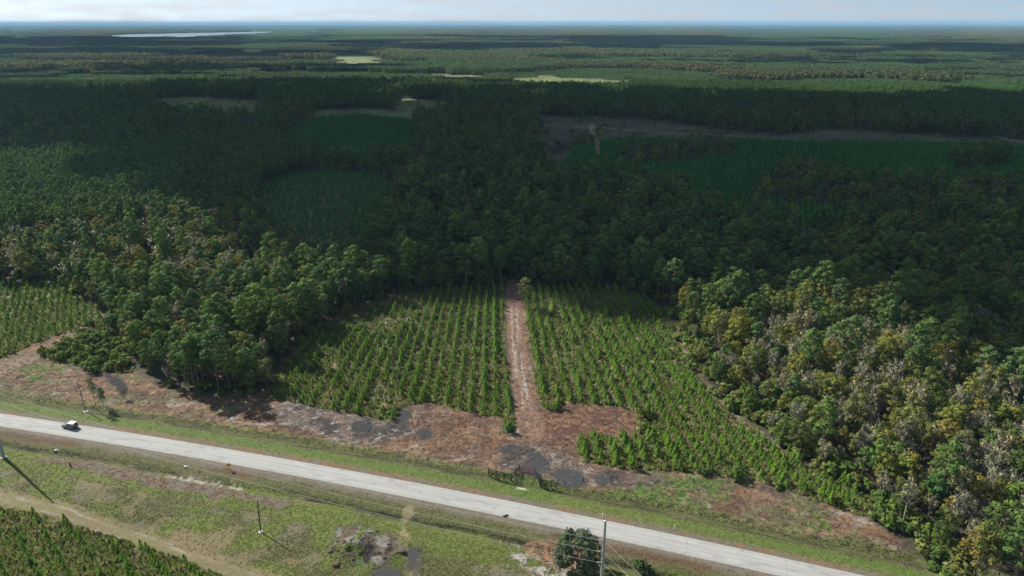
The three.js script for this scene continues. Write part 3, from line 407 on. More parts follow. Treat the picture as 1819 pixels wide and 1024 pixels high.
const leafMaterial = (c) => new THREE.MeshPhysicalMaterial({ color: c, vertexColors: true, roughness: 1, transmission: 0.3, thickness: 0, specularIntensity: 0.3 });
const leaf = leafMaterial(rgb(1, 1, 1)), twig = new THREE.MeshStandardMaterial({ vertexColors: true, roughness: 1 });
const bark = new THREE.MeshStandardMaterial({ color: rgb(...BARK), roughness: 1 }), paleBark = new THREE.MeshStandardMaterial({ color: rgb(0.30, 0.27, 0.24), roughness: 1 });
const KINDS = {
  pine_tree: { make: pine, near: 6, far: 4, tints: [[0.095, 0.168, 0.04], [0.108, 0.188, 0.044], [0.08, 0.145, 0.036], [0.125, 0.20, 0.042], [0.09, 0.158, 0.05]], bark, thing: 'pine' },
  leafy_tree: { make: leafy, near: 6, far: 4, tints: [[0.118, 0.16, 0.034], [0.11, 0.142, 0.04], [0.155, 0.178, 0.045], [0.09, 0.138, 0.03], [0.142, 0.155, 0.05]], bark, thing: 'leafy tree' },
  yellowing_tree: { make: leafy, near: 4, far: 3, tints: [[0.185, 0.20, 0.034], [0.20, 0.195, 0.038], [0.16, 0.19, 0.036], [0.185, 0.17, 0.04]], bark, thing: 'yellowing tree', seed: 500 },
  bare_tree: { make: bare, near: 5, far: 3, tints: [[0.27, 0.25, 0.175], [0.235, 0.225, 0.17], [0.28, 0.25, 0.17], [0.25, 0.24, 0.205]], bark: paleBark, thing: 'bare tree', twigs: true },
  young_pine: { make: sapling, near: 6, far: 3, tints: [[0.12, 0.235, 0.02], [0.145, 0.265, 0.024], [0.10, 0.205, 0.02], [0.13, 0.25, 0.028]], bark, thing: 'young pine' },
  shrub: { make: shrub, near: 3, far: 2, tints: [[0.11, 0.165, 0.03], [0.13, 0.185, 0.034], [0.09, 0.145, 0.028], [0.155, 0.17, 0.042]], bark, thing: 'shrub' },
};
let seedAt = 1000;
for (const [name, k] of Object.entries(KINDS)) {
  k.shapes = Array.from({ length: k.near }, () => k.make(seedAt++, 1)); k.farShapes = Array.from({ length: k.far }, () => withTrunk(k.make(seedAt++, 0.3), 0.9));
  k.mats = k.tints.map((t) => k.twigs ? new THREE.MeshStandardMaterial({ color: rgb(...t), vertexColors: true, roughness: 1 }) : leafMaterial(rgb(...t)));
  k.list = [];
}

// ---------------------------------------------------------------- where everything grows
const tanHalf = Math.tan(22.615 * Math.PI / 180), CP = Math.cos(21 * Math.PI / 180), SP = Math.sin(21 * Math.PI / 180);
function seen(x, y, z, m = 1) { const d = -z * CP + (105 - y) * SP, u = -(105 - y) * CP - z * SP; return d > 1 && Math.abs(x) < d * tanHalf * 16 / 9 * m && Math.abs(u) < d * tanHalf * m; }
const R0 = random(4242);
function plant(kind, x, z, scale, zone, dark = 0, tall = 1) {
  const k = KINDS[kind], t = Math.floor(R0() * k.tints.length), y = (x > N.x0 && x < N.x1 && z > N.z0 && z < N.z1) ? height(x, z) : 0;
  const vary = 0.86 + 0.3 * R0(); k.list.push({ x, y, z, s: scale, h: scale * tall * vary, turn: R0() * 6.28, t, zone, v: R0(), dark, d: Math.hypot(x, 105, z) });
}
function pick(table) { let u = R0(); for (const [k, p] of table) { if (u < p) return k; u -= p; } return table[0][0]; }
const MIX = {
  woodWest: [['pine_tree', 0.40], ['leafy_tree', 0.40], ['bare_tree', 0.12], ['yellowing_tree', 0.08]],
  woodWestTop: [['leafy_tree', 0.32], ['bare_tree', 0.34], ['yellowing_tree', 0.20], ['pine_tree', 0.14]],
  woodMid: [['pine_tree', 0.46], ['leafy_tree', 0.46], ['yellowing_tree', 0.06], ['bare_tree', 0.02]],
  woodEast: [['bare_tree', 0.46], ['leafy_tree', 0.31], ['yellowing_tree', 0.17], ['pine_tree', 0.06]],
  woodEastTop: [['leafy_tree', 0.55], ['pine_tree', 0.24], ['yellowing_tree', 0.10], ['bare_tree', 0.11]],
  mixed: [['leafy_tree', 0.56], ['pine_tree', 0.22], ['bare_tree', 0.12], ['yellowing_tree', 0.10]],
  scrub: [['leafy_tree', 0.52], ['bare_tree', 0.22], ['yellowing_tree', 0.10], ['pine_tree', 0.16]],
};
// rows of young pines between the road and the wood
for (let i = -31; i < 36; i++) for (let d = 124; d < 292; d += 1.5) {
  const dd = d - 177, x0 = (i + 0.02) * 3.65 * (1 - ROW.F * dd) - ROW.C * dd - 1, x = x0 + (R0() - 0.5) * 0.8, z = -d + (R0() - 0.5) * 0.8;
  const side = inside(A.rowsLeft, x, z) ? 1 : inside(A.rowsRight, x, z) ? 2 : 0; if (!side || along(tracks.main, x, z) < 4.4) continue;
  const gap = noise(i * 3.7, d / 12, 201), east = x > 18 ? 0.1 : 0; if (gap < 0.24 + east * 0.3 || R0() < 0.06) continue;
  if (d > 232 && x < -38 && noise(x / 10, z / 10, 202) < 0.62) continue;
  plant('young_pine', x, z, (0.36 + 0.62 * noise(i * 1.3, d / 9, 203) + 0.4 * R0()) * (x > 10 && d < 160 ? 1.2 : 1) * (x > 22 ? 1.08 : 1) * 0.8, side === 1 ? 'rowsLeft' : 'rowsRight', 0, 0.92);
}
for (let i = -40; i < 40; i++) for (let k = 0; k < 90; k += 1.6) { const u = i * 4.5, ux = -150 + k * 0.72 + u * 0.69, z = -150 + k * 0.69 - u * 0.72 + 20, x = ux + 20 + (R0() - 0.5) * 0.7; if (inside(A.rowsNear, x, z) && seen(x, 2, z, 1.12) && noise(i * 2.1, k / 7, 205) > 0.25) plant('young_pine', x, z + (R0() - 0.5) * 0.6, 0.5 + 0.42 * R0(), 'rowsNear', 0, 0.8); }
for (let i = 0; i < 100; i++) for (let k = 0; k < 110; k += 1.6) { const x = -340 + i * 2.9 * 0.86 + k * 0.5 + (R0() - 0.5), z = -290 + i * 2.9 * -0.1 + k * 0.86 + (R0() - 0.5) * 0.8; if (inside(A.rowsWest, x, z) && seen(x, 2, z, 1.12) && R0() > 0.15) plant('young_pine', x, z, 0.38 + 0.42 * R0(), 'rowsWest', 0, 0.85); }
// woods, scrub and thickets within the nearer country
const gapR = random(77);
for (let d = 100; d < 1250; ) {
  const step0 = d < 330 ? 2.95 : d < 600 ? 4.2 : 5.0, w = d * 0.98 + 80;
  for (let x = -w; x < w; x += step0) {
    const px = x + (gapR() - 0.5) * step0 * 0.95, pz = -d + (gapR() - 0.5) * step0 * 0.95; if (!seen(px, 9, pz, 1.32)) continue;
    const c = cover(px, pz), thin = gapR();
    if (c === 'woodWest') { if (thin > 0.62) continue; const top = -pz > 262 - (px + 120) * 0.12 && px < -95; plant(pick(top ? MIX.woodWestTop : MIX.woodWest), px, pz, 0.5 + 0.5 * R0() ** 1.4, c); }
    else if (c === 'woodMid') { if (thin > 0.62) continue; plant(pick(MIX.woodMid), px, pz, 0.55 + 0.5 * R0() ** 1.2, c); }
    else if (c === 'woodEast') { if (edge(A.woodEast, px, pz, 14) > -9 && thin > 0.45) plant('shrub', px, pz, 0.7 + 0.8 * R0(), c); if (thin > 0.66) continue; const top = -pz > 225 - (px - 70) * 0.22, rim = Math.min(1, -edge(A.woodEast, px, pz) / 14); if (!top && rim < 0.55 && R0() < 0.55) plant('shrub', px, pz, 0.9 + 0.8 * R0(), c); else plant(pick(top ? MIX.woodEastTop : MIX.woodEast), px, pz, (0.52 + 0.5 * R0()) * lerp(0.72, 1.0, clamp(rim)), c); }
    else if (c === 'mixed' || c === 'scrub') { if (thin > (c === 'scrub' ? 0.55 : 0.74)) continue; plant(pick(MIX[c]), px, pz, (c === 'scrub' ? 0.42 : 0.52) + 0.5 * R0(), 'beyond'); }
    else if (c === 'pines') { if (thin > 0.7) continue; plant(R0() < 0.62 ? 'pine_tree' : R0() < 0.85 ? 'leafy_tree' : 'bare_tree', px, pz, 0.62 + 0.25 * R0(), 'beyond'); }
    else if (c === 'edge') { if (thin < 0.62) plant('shrub', px, pz, 0.6 + 0.9 * R0(), 'woodEast'); else if (thin < 0.74) plant('leafy_tree', px, pz, 0.38 + 0.25 * R0(), 'woodEast'); }
    else if (c === 'thicket') { plant('shrub', px, pz, 0.8 + 0.7 * R0(), 'thicket'); }
    else if (c === 'cleared' || c === 'field') { if (thin < (c === 'cleared' ? 0.12 : 0.035)) plant('shrub', px, pz, 0.35 + 1.1 * R0() ** 2, 'beyond'); else if (thin > 0.997) plant('leafy_tree', px, pz, 0.5 + 0.3 * R0(), 'beyond'); }
    if (c === 'woodWest' || c === 'woodEast' || c === 'woodMid') { const e = edge(c === 'woodWest' ? A.woodWest : c === 'woodEast' ? A.woodEast : A.woodMid, px, pz, 14); if (e > -7 && gapR() < 0.7) plant('shrub', px + gapR() * 2, pz + 1.5, 0.7 + 0.9 * R0(), c); }
  }
  d += step0;
}
// closed plantations: regular rows
for (let d = 330; d < 1250; d += d < 700 ? 2.9 : 3.8) for (let x = -d * 0.98 - 60; x < d * 0.98 + 60; x += d < 700 ? 3.4 : 4.2) {
  const px = x + d * 0.2 % 3.4 + (R0() - 0.5) * 0.9, pz = -d + (R0() - 0.5) * 0.9; if (!seen(px, 6, pz, 1.32)) continue; const c = cover(px, pz);
  if (c === 'midpines') { if (R0() < 0.72) plant('pine_tree', px, pz, 0.46 + 0.12 * R0(), 'pinesWest', 0, 1.12); }
  else if (c === 'young') { if (R0() < 0.92) plant('young_pine', px, pz, 1.15 + 0.6 * R0(), 'greenEast', 1, 0.95); }
}
for (const [shape, zone, dx, dz, gap, size] of [[A.rowsShade, 'rowsShade', 0.36, -0.93, 5.4, 0.85], [A.rowsFar, 'rowsFar', 0.62, -0.78, 8.5, 1.15]]) {
  const [x0, z0, x1, z1] = shape.b, mx = (x0 + x1) / 2, mz = (z0 + z1) / 2, half = Math.hypot(x1 - x0, z1 - z0) / 2;
  for (let u = -half; u < half; u += gap) for (let v = -half; v < half; v += 2.1) { const x = mx + dx * v - dz * u + (R0() - 0.5) * 0.9, z = mz + dz * v + dx * u + (R0() - 0.5) * 0.9; if (inside(shape, x, z) && cover(x, z) === zone && R0() < 0.88) plant('young_pine', x, z, size * (0.75 + 0.5 * R0()), zone, 1, 0.95); }
}
// bushes scattered along the soil edge and in the rows
for (let i = 0; i < 4500; i++) { const x = -75 + R0() * 190, z = -120 - R0() * 150; const c = cover(x, z); if (c === 'rows' && noise(x / 14, z / 14, 210) > (x > 28 ? 0.2 : 0.6)) plant(R0() < 0.4 ? 'young_pine' : 'shrub', x, z, 0.2 + 0.32 * R0(), x < 0 ? 'rowsLeft' : 'rowsRight'); }

// the largest in the picture become things of their own, the rest one mass
const PLACES = {
  rowsLeft: 'in the planted rows left of the dirt track', rowsRight: 'in the planted rows right of the dirt track', rowsNear: 'in the rows at the bottom left corner', rowsWest: 'in the plantation at the left edge',
  thicket: 'in the thicket by the cleared strip at left', woodWest: 'in the wood left of the planted rows', woodMid: 'in the shaded wood behind the planted rows', woodEast: 'in the wood at the lower right', pinesWest: 'in the dense plantation at far left', greenEast: 'in the dark green plantation', rowsShade: 'in the shaded rows beyond the left wood', rowsFar: 'in the open rows farther off', beyond: 'in the wooded country beyond',
};
const LOOKS = { pine_tree: ['pine', 'pines'], leafy_tree: ['leafy tree', 'leafy trees'], yellowing_tree: ['yellowing tree', 'yellowing trees'], bare_tree: ['leafless tree', 'leafless trees'], young_pine: ['young pine', 'young pines'], shrub: ['leafy shrub', 'shrubs'] };
const TONES = { pine_tree: ['mid-green', 'fresh green', 'dark green', 'light green', 'bluish green'], leafy_tree: ['green', 'dull green', 'pale olive', 'deep green', 'brownish olive'], yellowing_tree: ['yellow', 'golden', 'yellow-green', 'rusty'], bare_tree: ['grey-tan', 'grey', 'straw-coloured', 'pale grey'], young_pine: ['green', 'bright green', 'deep green', 'fresh green'], shrub: ['green', 'bright green', 'dark green', 'olive'] };
const ORDINAL = ['first', 'second', 'third', 'fourth', 'fifth', 'sixth', 'seventh', 'eighth', 'ninth', 'tenth', 'eleventh', 'twelfth', 'thirteenth', 'fourteenth', 'fifteenth', 'sixteenth', 'seventeenth', 'eighteenth'];
function whereabouts(p) {
  const d = -p.z;
  if (p.zone === 'rowsLeft' || p.zone === 'rowsRight') { const n = Math.round(rowIndex(p.x, p.z)), k = p.zone === 'rowsLeft' ? -n - 1 : n - 1, part = d < 170 ? 'near end' : d < 205 ? 'middle' : 'far end'; return part + ' of ' + (ORDINAL[Math.max(0, k)] ?? 'outermost') + ' row ' + (p.zone === 'rowsLeft' ? 'left' : 'right') + ' of the track'; }
  if (p.zone === 'woodWest') return edge(A.rowsLeft, p.x, p.z, 30) < 18 ? 'wood edge beside the left planted rows' : edge(A.rowsWest, p.x, p.z, 30) < 22 ? 'wood edge beside the left-edge plantation' : d < 215 ? 'left wood just above the bare soil' : d < 262 ? 'middle of the left wood' : 'upper side of the left wood';
  if (p.zone === 'woodMid') return edge(A.rowsLeft, p.x, p.z, 30) < 16 ? 'shaded wood front left of the dirt track' : edge(A.rowsRight, p.x, p.z, 30) < 16 ? 'shaded wood front right of the dirt track' : p.x < 0 ? 'shaded wood behind the left rows' : 'shaded wood behind the right rows';
  if (p.zone === 'woodEast') return edge(A.rowsRight, p.x, p.z, 30) < 14 ? 'right wood edge beside the planted rows' : d < 150 ? 'lower right corner of the right wood' : d < 190 ? 'sunlit middle of the right wood' : d < 230 ? 'right wood where the shade begins' : 'shaded upper part of the right wood';
  return PLACES[p.zone].replace(/^in the /, '');
}
function describe(name, p) { const big = p.h > (name === 'young_pine' ? 1.05 : 0.92) ? 'tall ' : p.h < (name === 'young_pine' ? 0.8 : 0.74) ? 'small ' : ''; const w = whereabouts(p); return big + TONES[name][p.t] + ' ' + LOOKS[name][0] + (p.zone === 'rowsLeft' || p.zone === 'rowsRight' ? ', ' : ' at the ') + w; }
const forest = tag(thing('woodland', 'dense mass of smaller trees filling the country between the clearings', 'woodland'), null, null, null, 'stuff');
for (const [name, k] of Object.entries(KINDS)) {
  const height0 = k.shapes[0].h;
  for (const p of k.list) p.score = (seen(p.x, p.y + height0 * p.h * 0.7, p.z, 0.985) ? 1 : 0) * p.h * height0 / p.d;
  k.list.sort((a, b) => b.score - a.score);
  const chosen = k.list.slice(0, 290).filter((p) => p.score > 0), rest = k.list.slice(chosen.length);
  for (const p of chosen) {
    const shape = k.shapes[Math.floor(p.v * k.near)], o = thing(name, describe(name, p), name === 'shrub' ? 'shrub' : 'tree', p.x, p.y, p.z, p.turn, LOOKS[name][1] + ' ' + PLACES[p.zone]);
    o.scale.set(p.s, p.h, p.s); mesh('trunk', shape.trunk, k.bark, o); mesh('crown', shape.crown, k.mats[p.t], o);
  }
  const near = k.shapes.map(() => []), far = k.farShapes.map(() => []);
  for (const p of rest) { const t = k.tints[p.t], w = 0.85 + 0.3 * ((p.v * 7.3) % 1), c = p.dark ? [0.062 * w, 0.21 * w, 0.04 * w] : [t[0] * w, t[1] * w, t[2] * w], e = [p.x, p.y, p.z, p.turn, p.s, p.h, c]; if (p.d < 330) near[Math.floor(p.v * k.near)].push(e); else far[Math.floor(p.v * k.far)].push(e); }
  near.forEach((l, i) => { if (l.length) { copies(name + '_crowns', k.shapes[i].crown, k.twigs ? twig : leaf, l, forest); copies(name + '_trunks', k.shapes[i].trunk, k.bark, l.map((e) => [...e.slice(0, 6), null]), forest); } });
  far.forEach((l, i) => { if (l.length) copies(name + '_mass', k.farShapes[i], k.twigs ? twig : leaf, l, forest); });
  console.log(name, k.list.length, chosen.length);
}
// far woods: patches of canopy, each a piece of ground covered with tree tops
function patch(seed, kind) {
  const r = random(seed), L = new Leaves(), spots = [];
  if (kind === 'pines') for (let i = 0; i < 13; i++) for (let j = 0; j < 13; j++) spots.push([(i - 6) * 3.9 + (r() - 0.5) * 1.5, (j - 6) * 3.9 + (r() - 0.5) * 1.5, 11 + r() * 2.4, 1.9 + r() * 0.5, 7]);
  else if (kind === 'young') for (let i = 0; i < 15; i++) for (let j = 0; j < 15; j++) spots.push([(i - 7) * 3.35, (j - 7) * 3.35, 4 + r() * 1.6, 1.5, 4]);
  else for (let i = 0; i < 88; i++) spots.push([(r() - 0.5) * 51, (r() - 0.5) * 51, 8 + r() * 7.5, 2.3 + r() * 1.5, 9]);
  for (const [x, z, h, R, n] of spots) { const t = tone(r, kind === 'mixed' ? 0.6 : 0.35), w = kind === 'mixed' ? 1 + (r() - 0.35) * 0.5 : 1; lobe(L, r, x, h - R * 0.8, z, R, 0.95, n, R * 0.62, [t[0] * w, t[1], t[2]]); L.card(x, h * 0.42, z, (r() - 0.5), 0.1, 0.9, R * 0.7, h * 0.42, 1.57, [t[0] * 0.9, t[1] * 0.85, t[2] * 0.9]); }
  return L.geometry();
}
const distant = tag(thing('distant_forest', 'far hazy forest spreading to the horizon', 'forest'), null, null, null, 'stuff');
{
  const kinds = { mixed: ['mixed', 3], pines: ['pines', 2], midpines: ['pines', 2], young: ['young', 2] }, lists = {}, tints = { mixed: [0.096, 0.126, 0.044], pines: [0.07, 0.12, 0.042], midpines: [0.088, 0.145, 0.046], young: [0.085, 0.155, 0.046] }, r = random(909);
  const put = (x, z, size, c) => { const s = stand(x, z), v = Math.floor(r() * 2), key = kinds[c][0] + v, w = 0.62 + 0.72 * s.g + (r() - 0.5) * 0.16, b = tints[c], y = c === 'mixed' ? 1 + 0.35 * (fbm(x / 300, z / 300, 2, 220) - 0.4) * 2 : 1; (lists[key] ??= []).push([x, 0, z, Math.floor(r() * 4) * 1.5708 + 0.28, size / 50, (0.7 + 0.65 * s.g) * (size > 60 ? 1.15 : 1), [b[0] * w * y, b[1] * w, b[2] * w]]); };
  for (let d = 1250; d < 4600; d += 46) for (let x = -d * 0.98; x < d * 0.98; x += 46) { const px = x + (r() - 0.5) * 8, pz = -d + (r() - 0.5) * 8, c = cover(px, pz); if (Math.abs(fbm(px / 420, pz / 420, 2, 240) - 0.5) < 0.008) continue; if (kinds[c]) put(px, pz, 50, c); else if (c === 'scrub') put(px, pz, 50, 'mixed'); }
  for (let d = 4600; d < 30000; d += d < 12000 ? 92 : 180) for (let x = -d * 0.98; x < d * 0.98; x += d < 12000 ? 92 : 180) { const px = x + (r() - 0.5) * 16, pz = -d + (r() - 0.5) * 16, c = cover(px, pz); if (kinds[c]) put(px, pz, d < 12000 ? 100 : 200, c); }
  let n = 0; for (const [key, list] of Object.entries(lists)) { copies('canopy', patch(3000 + key.charCodeAt(0) * 7 + key.charCodeAt(key.length - 1), key.slice(0, -1)), leaf, list, distant); n += list.length; } console.log('patches', n);
}
// weeds, grass and brushwood
{
  const r = random(555), shapes = [weed(31), weed(32), weed(33)], sets = { row_weeds: [], verge_grass: [], debris: [] };
  for (let i = 0; i < 330000; i++) {
    const d = 96 + 190 * r() ** 1.5, x = (r() - 0.5) * 2 * (d * 0.72 + 34), z = -d; if (!seen(x, 0, z, 1.08) || x < N.x0 || x > N.x1) continue; const c = cover(x, z), n = fbm(x / 5, z / 5, 2, 230);
    if (c === 'rows' || c === 'rowsWest' || c === 'thicket' || c === 'rowsNear') { if (r() < (n > 0.45 ? 0.5 : 0.2)) { const g = r() < 0.3 ? [0.155, 0.135, 0.06] : r() < 0.6 ? [0.105, 0.135, 0.032] : [0.08, 0.13, 0.022], k = 0.7 + 0.6 * r(); sets.row_weeds.push([x, height(x, z), z, r() * 6.28, 0.7 + r() * 1.1, 0.6 + r() * 1.1, [g[0] * k, g[1] * k, g[2] * k]]); } }
    else if (c === 'verge' || c === 'soil') { const t = Math.abs(across(x, z)); if (t < 4.2 || puddles.some((p) => edge(p, x, z, 2) < 0.6)) continue; const s = soilColour(x, z), green = s[1] / (s[0] + 1e-4); if (green < 0.95 && r() > (c === 'soil' ? 0.10 : 0.3)) continue; if (along(tracks.sand, x, z) < 1.6 && c === 'verge') continue; const k = 1.0 + 0.2 * r(), h = t < 12 ? 0.12 : 0.17; sets.verge_grass.push([x, height(x, z) - 0.03, z, r() * 6.28, 0.28 + r() * 0.35, h * (0.5 + r()), [s[0] * k, s[1] * k, s[2] * k]]); }
  }
  for (let i = 0; i < 34000; i++) { const d = 108 + 120 * r(), x = (r() - 0.5) * 1.7 * d, z = -d; if (x < N.x0 + 5 || x > N.x1 - 5 || !seen(x, 0, z, 1.05)) continue; const c = cover(x, z); if (c !== 'soil' && c !== 'track' && !inside(A.brush, x, z) && !inside(A.ash, x, z)) continue; const k = 0.05 + 0.28 * r(); sets.debris.push([x, height(x, z) + 0.03, z, r() * 6.28, 0.2 + 0.9 * r() ** 2, 0.6 + r(), [k, k * 0.8, k * 0.66], (r() - 0.5) * 0.3]); }
  const stick = new Leaves(); stick.limb([-0.6, 0.02, 0], [0.6, 0.05, 0.1], 0.05, 0.03, 4, [1, 1, 1]); stick.limb([0, 0.03, 0], [0.4, 0.12, 0.35], 0.035, 0.02, 3, [1, 1, 1]);
  for (const [name, label, category] of [['row_weeds', 'weeds and dry grass between the rows of young pines', 'weeds'], ['verge_grass', 'short rough grass on the verges and cleared soil', 'grass']]) { const o = tag(thing(name, label, category), null, null, null, 'stuff'); shapes.forEach((s, k) => copies('tufts', s, leaf, sets[name].filter((_, i) => i % 3 === k), o)); }
  const o = tag(thing('brushwood_debris', 'broken sticks and roots scattered over the cleared soil', 'debris'), null, null, null, 'stuff'); copies('sticks', stick.geometry(), twig, sets.debris, o);
  console.log('weeds', sets.row_weeds.length, sets.verge_grass.length, sets.debris.length);
}

// ---------------------------------------------------------------- clouds whose shadows lie over the middle country
const cloudWhite = new THREE.MeshStandardMaterial({ color: rgb(0.85, 0.86, 0.88), roughness: 1 });
function cloud(outline, alt, seed, label, gapScale = 1, broken = 0) {
  const shade = area(outline), r = random(seed), k = alt / SUN.y, ox = SUN.x * k, oz = SUN.z * k, b = shade.b, step0 = Math.max(24, Math.sqrt((b[2] - b[0]) * (b[3] - b[1])) / 42), puffs = [];
  const ball = new THREE.IcosahedronGeometry(1, 1);
  for (let z = b[1]; z < b[3]; z += step0) for (let x = b[0]; x < b[2]; x += step0) {
    const px = x + (r() - 0.5) * step0, pz = z + (r() - 0.5) * step0, e = edge(shade, px, pz, 90) + (fbm(px / 70, pz / 70, 3, seed) - 0.5) * 55 * gapScale * clamp(0.4 + (-pz - 330) / 120, 0.4, 4); if (e > 0) continue; if (broken && fbm(px / 900 + 3, pz / 420, 3, seed + 3) < broken) continue; if (!broken && r() < 0.75 * step(-pz, 820, 1320) + (fbm(px / 170, pz / 210, 3, seed + 7) - 0.5) * step(-pz, 900, 1100) * 2) continue; const deep = clamp(-e / 70); if (deep < 0.35 && r() < 0.45) continue;
    const R = step0 * lerp(0.35, 0.95, Math.sqrt(deep)) * (0.8 + 0.5 * r()), g = ball.clone(); g.scale(R, R * 0.55, R); g.rotateY(r() * 6); g.translate(px + ox + (r() - 0.5) * 9, alt + (r() - 0.3) * 26 * deep, pz + oz + (r() - 0.5) * 9); g.deleteAttribute('uv'); puffs.push(g);
  }
  return tag(mesh('cloud', mergeGeometries(puffs), cloudWhite), label, 'cloud');
}
cloud([[-724.8,-552.5], [-446.4,-572.1], [-326.3,-525.3], [-220.2,-406.0], [-177.1,-369.0], [-136.6,-334.7], [-108.5,-300.2], [-72.6,-258.9], [-56.2,-244.6], [-32.3,-244.6], [-2.1,-246.2], [19.9,-249.0], [52.4,-246.8], [76.6,-247.3], [89.6,-240.2], [111.0,-230.0], [126.0,-218.6], [143.5,-198.6], [153.9,-182.4], [176.2,-154.6], [237.0,-184.1], [1049.2,-886.4], [776.3,-1083.3], [482.1,-1034.4], [255.7,-1118.5], [48.2,-1216.9], [-163.6,-1400.4], [-457.1,-1429.0], [-714.0,-1284.4], [-819.0,-1083.3], [-1273.8,-886.4],], 620, 11, 'broad low cloud above the frame shading the middle woods');
cloud([[79.1,-2022.7], [480.1,-1815.8], [792.8,-1727.2], [1315.3,-1863.5], [1819.5,-1815.8], [2276.1,-2281.5], [1604.1,-2281.5], [826.2,-2177.2], [424.2,-2281.5], [89.1,-2281.5],], 700, 12, 'long cloud above the frame shading the dark far belt at right', 0.6);
cloud([[-1421.8,-1646.6], [-1086.9,-1727.2], [-718.4,-1815.8], [-291.7,-1792.8], [-191.6,-1646.6], [-491.2,-1538.7], [-912.6,-1443.7], [-1226.2,-1414.6],], 700, 13, 'cloud above the frame shading the far belt at left', 0.6);

cloud([[-2133.2,-2281.5], [-17.6,-2396.1], [2428.4,-2436.9], [4922.7,-4620.2], [-41.5,-5705.4], [-4947.4,-4933.3],], 720, 15, 'broken field of cloud above the frame dappling the far country', 1, 0.53);

// ---------------------------------------------------------------- power line
const steel = new THREE.MeshStandardMaterial({ color: rgb(0.34, 0.38, 0.40), roughness: 0.55, metalness: 0.35 }), wood = new THREE.MeshStandardMaterial({ color: rgb(0.055, 0.045, 0.038), roughness: 0.95 }), glassy = new THREE.MeshStandardMaterial({ color: rgb(0.55, 0.56, 0.56), roughness: 0.4 }), wireMat = new THREE.MeshStandardMaterial({ color: rgb(0.42, 0.42, 0.41), roughness: 0.6 });
const bigPoles = [[16.2, -97.5], [-131.7, -151.5], [60, -35]];
function tube(a, b, r0, r1, sides = 8) { const L = new Leaves(); L.limb(a, b, r0, r1, sides, [1, 1, 1]); const g = L.geometry(); g.deleteAttribute('color'); return g; }
function bigPole([x, z], label, dirs) {
  const o = thing('utility_pole', label, 'utility pole', x, Math.min(0, height(x, z)) - 0.1, z, 0, 'steel poles of the power line');
  mesh('shaft', new THREE.CylinderGeometry(0.2, 0.46, 24.4, 14).translate(0, 12.2, 0), steel, o); mesh('cap', new THREE.SphereGeometry(0.24, 10, 6, 0, 6.3, 0, 1.6).translate(0, 24.36, 0), glassy, o); mesh('base_flange', new THREE.CylinderGeometry(0.75, 0.8, 0.3, 14).translate(0, 0.12, 0), new THREE.MeshStandardMaterial({ color: rgb(0.4, 0.39, 0.37), roughness: 0.9 }), o);
  for (const h of [20.4, 17.9, 15.4]) for (const [dx, dz] of dirs) { const L = new Leaves(); for (let i = 0; i < 7; i++) { const t0 = 0.25 + i * 0.13; L.limb([dx * t0, h - 0.06 * i, dz * t0], [dx * (t0 + 0.05), h - 0.06 * i - 0.02, dz * (t0 + 0.05)], 0.12, 0.06, 7, [1, 1, 1]); } L.limb([dx * 0.1, h + 0.02, dz * 0.1], [dx * 1.25, h - 0.5, dz * 1.25], 0.04, 0.04, 5, [1, 1, 1]); mesh('insulator', L.geometry(), glassy, o); }
  return o;
}
const toWest = [-0.94, -0.34], toSouth = [0.56, 0.83];
bigPole(bigPoles[0], 'tall grey steel utility pole beside the round tree at bottom', [toWest, toSouth]);
bigPole(bigPoles[1], 'tall grey steel utility pole cut off by the left edge', [[0.94, 0.34], [-0.94, -0.34]]);
function wire(a, b, sag, label) { const m = [(a[0] + b[0]) / 2, (a[1] + b[1]) / 2 - sag * 2, (a[2] + b[2]) / 2]; const c = new THREE.QuadraticBezierCurve3(new THREE.Vector3(...a), new THREE.Vector3(...m), new THREE.Vector3(...b)); tag(mesh('power_line_wire', new THREE.TubeGeometry(c, 48, 0.021, 5), wireMat), label, 'wire', 'wires of the power line'); }
const order = ['top', 'middle', 'lowest'];
[19.9, 17.4, 14.9].forEach((h, i) => {
  wire([16.2 - 1.18, h, -97.5 - 0.43], [-131.7 + 1.18, h, -151.5 + 0.43], 2.4, order[i] + ' wire running left from the steel pole over the grass');
  wire([16.2 + 0.7, h, -97.5 + 1.04], [60, h, -35], 1.5, order[i] + ' wire running down right from the steel pole');
});
{ const [x, z] = [-55.6, -123.5], o = thing('wooden_pole', 'thin dark leaning wooden post standing alone in the grass', 'post', x, height(x, z) - 0.05, z); mesh('post', tube([0, -0.3, 0], [0.35, 8.5, 0], 0.15, 0.11), wood, o); mesh('concrete_footing', new THREE.CylinderGeometry(0.5, 0.62, 0.22, 10).translate(0, 0.05, 0), new THREE.MeshStandardMaterial({ color: rgb(0.42, 0.42, 0.42), roughness: 0.95 }), o); }
{ const [x, z] = [-124.2, -175.2], o = thing('wooden_pole', 'slim grey utility post beside the leaning vine-covered tree', 'post', x, height(x, z) - 0.05, z); mesh('post', tube([0, -0.3, 0], [-0.2, 9.6, 0], 0.15, 0.1), new THREE.MeshStandardMaterial({ color: rgb(0.22, 0.21, 0.20), roughness: 0.9 }), o); mesh('crossarm', new THREE.BoxGeometry(1.6, 0.12, 0.12).translate(-0.2, 9.2, 0), wood, o); mesh('footing', new THREE.CylinderGeometry(0.7, 0.95, 0.3, 10).translate(0, 0.05, 0), new THREE.MeshStandardMaterial({ color: rgb(0.42, 0.42, 0.41), roughness: 0.95 }), o); }

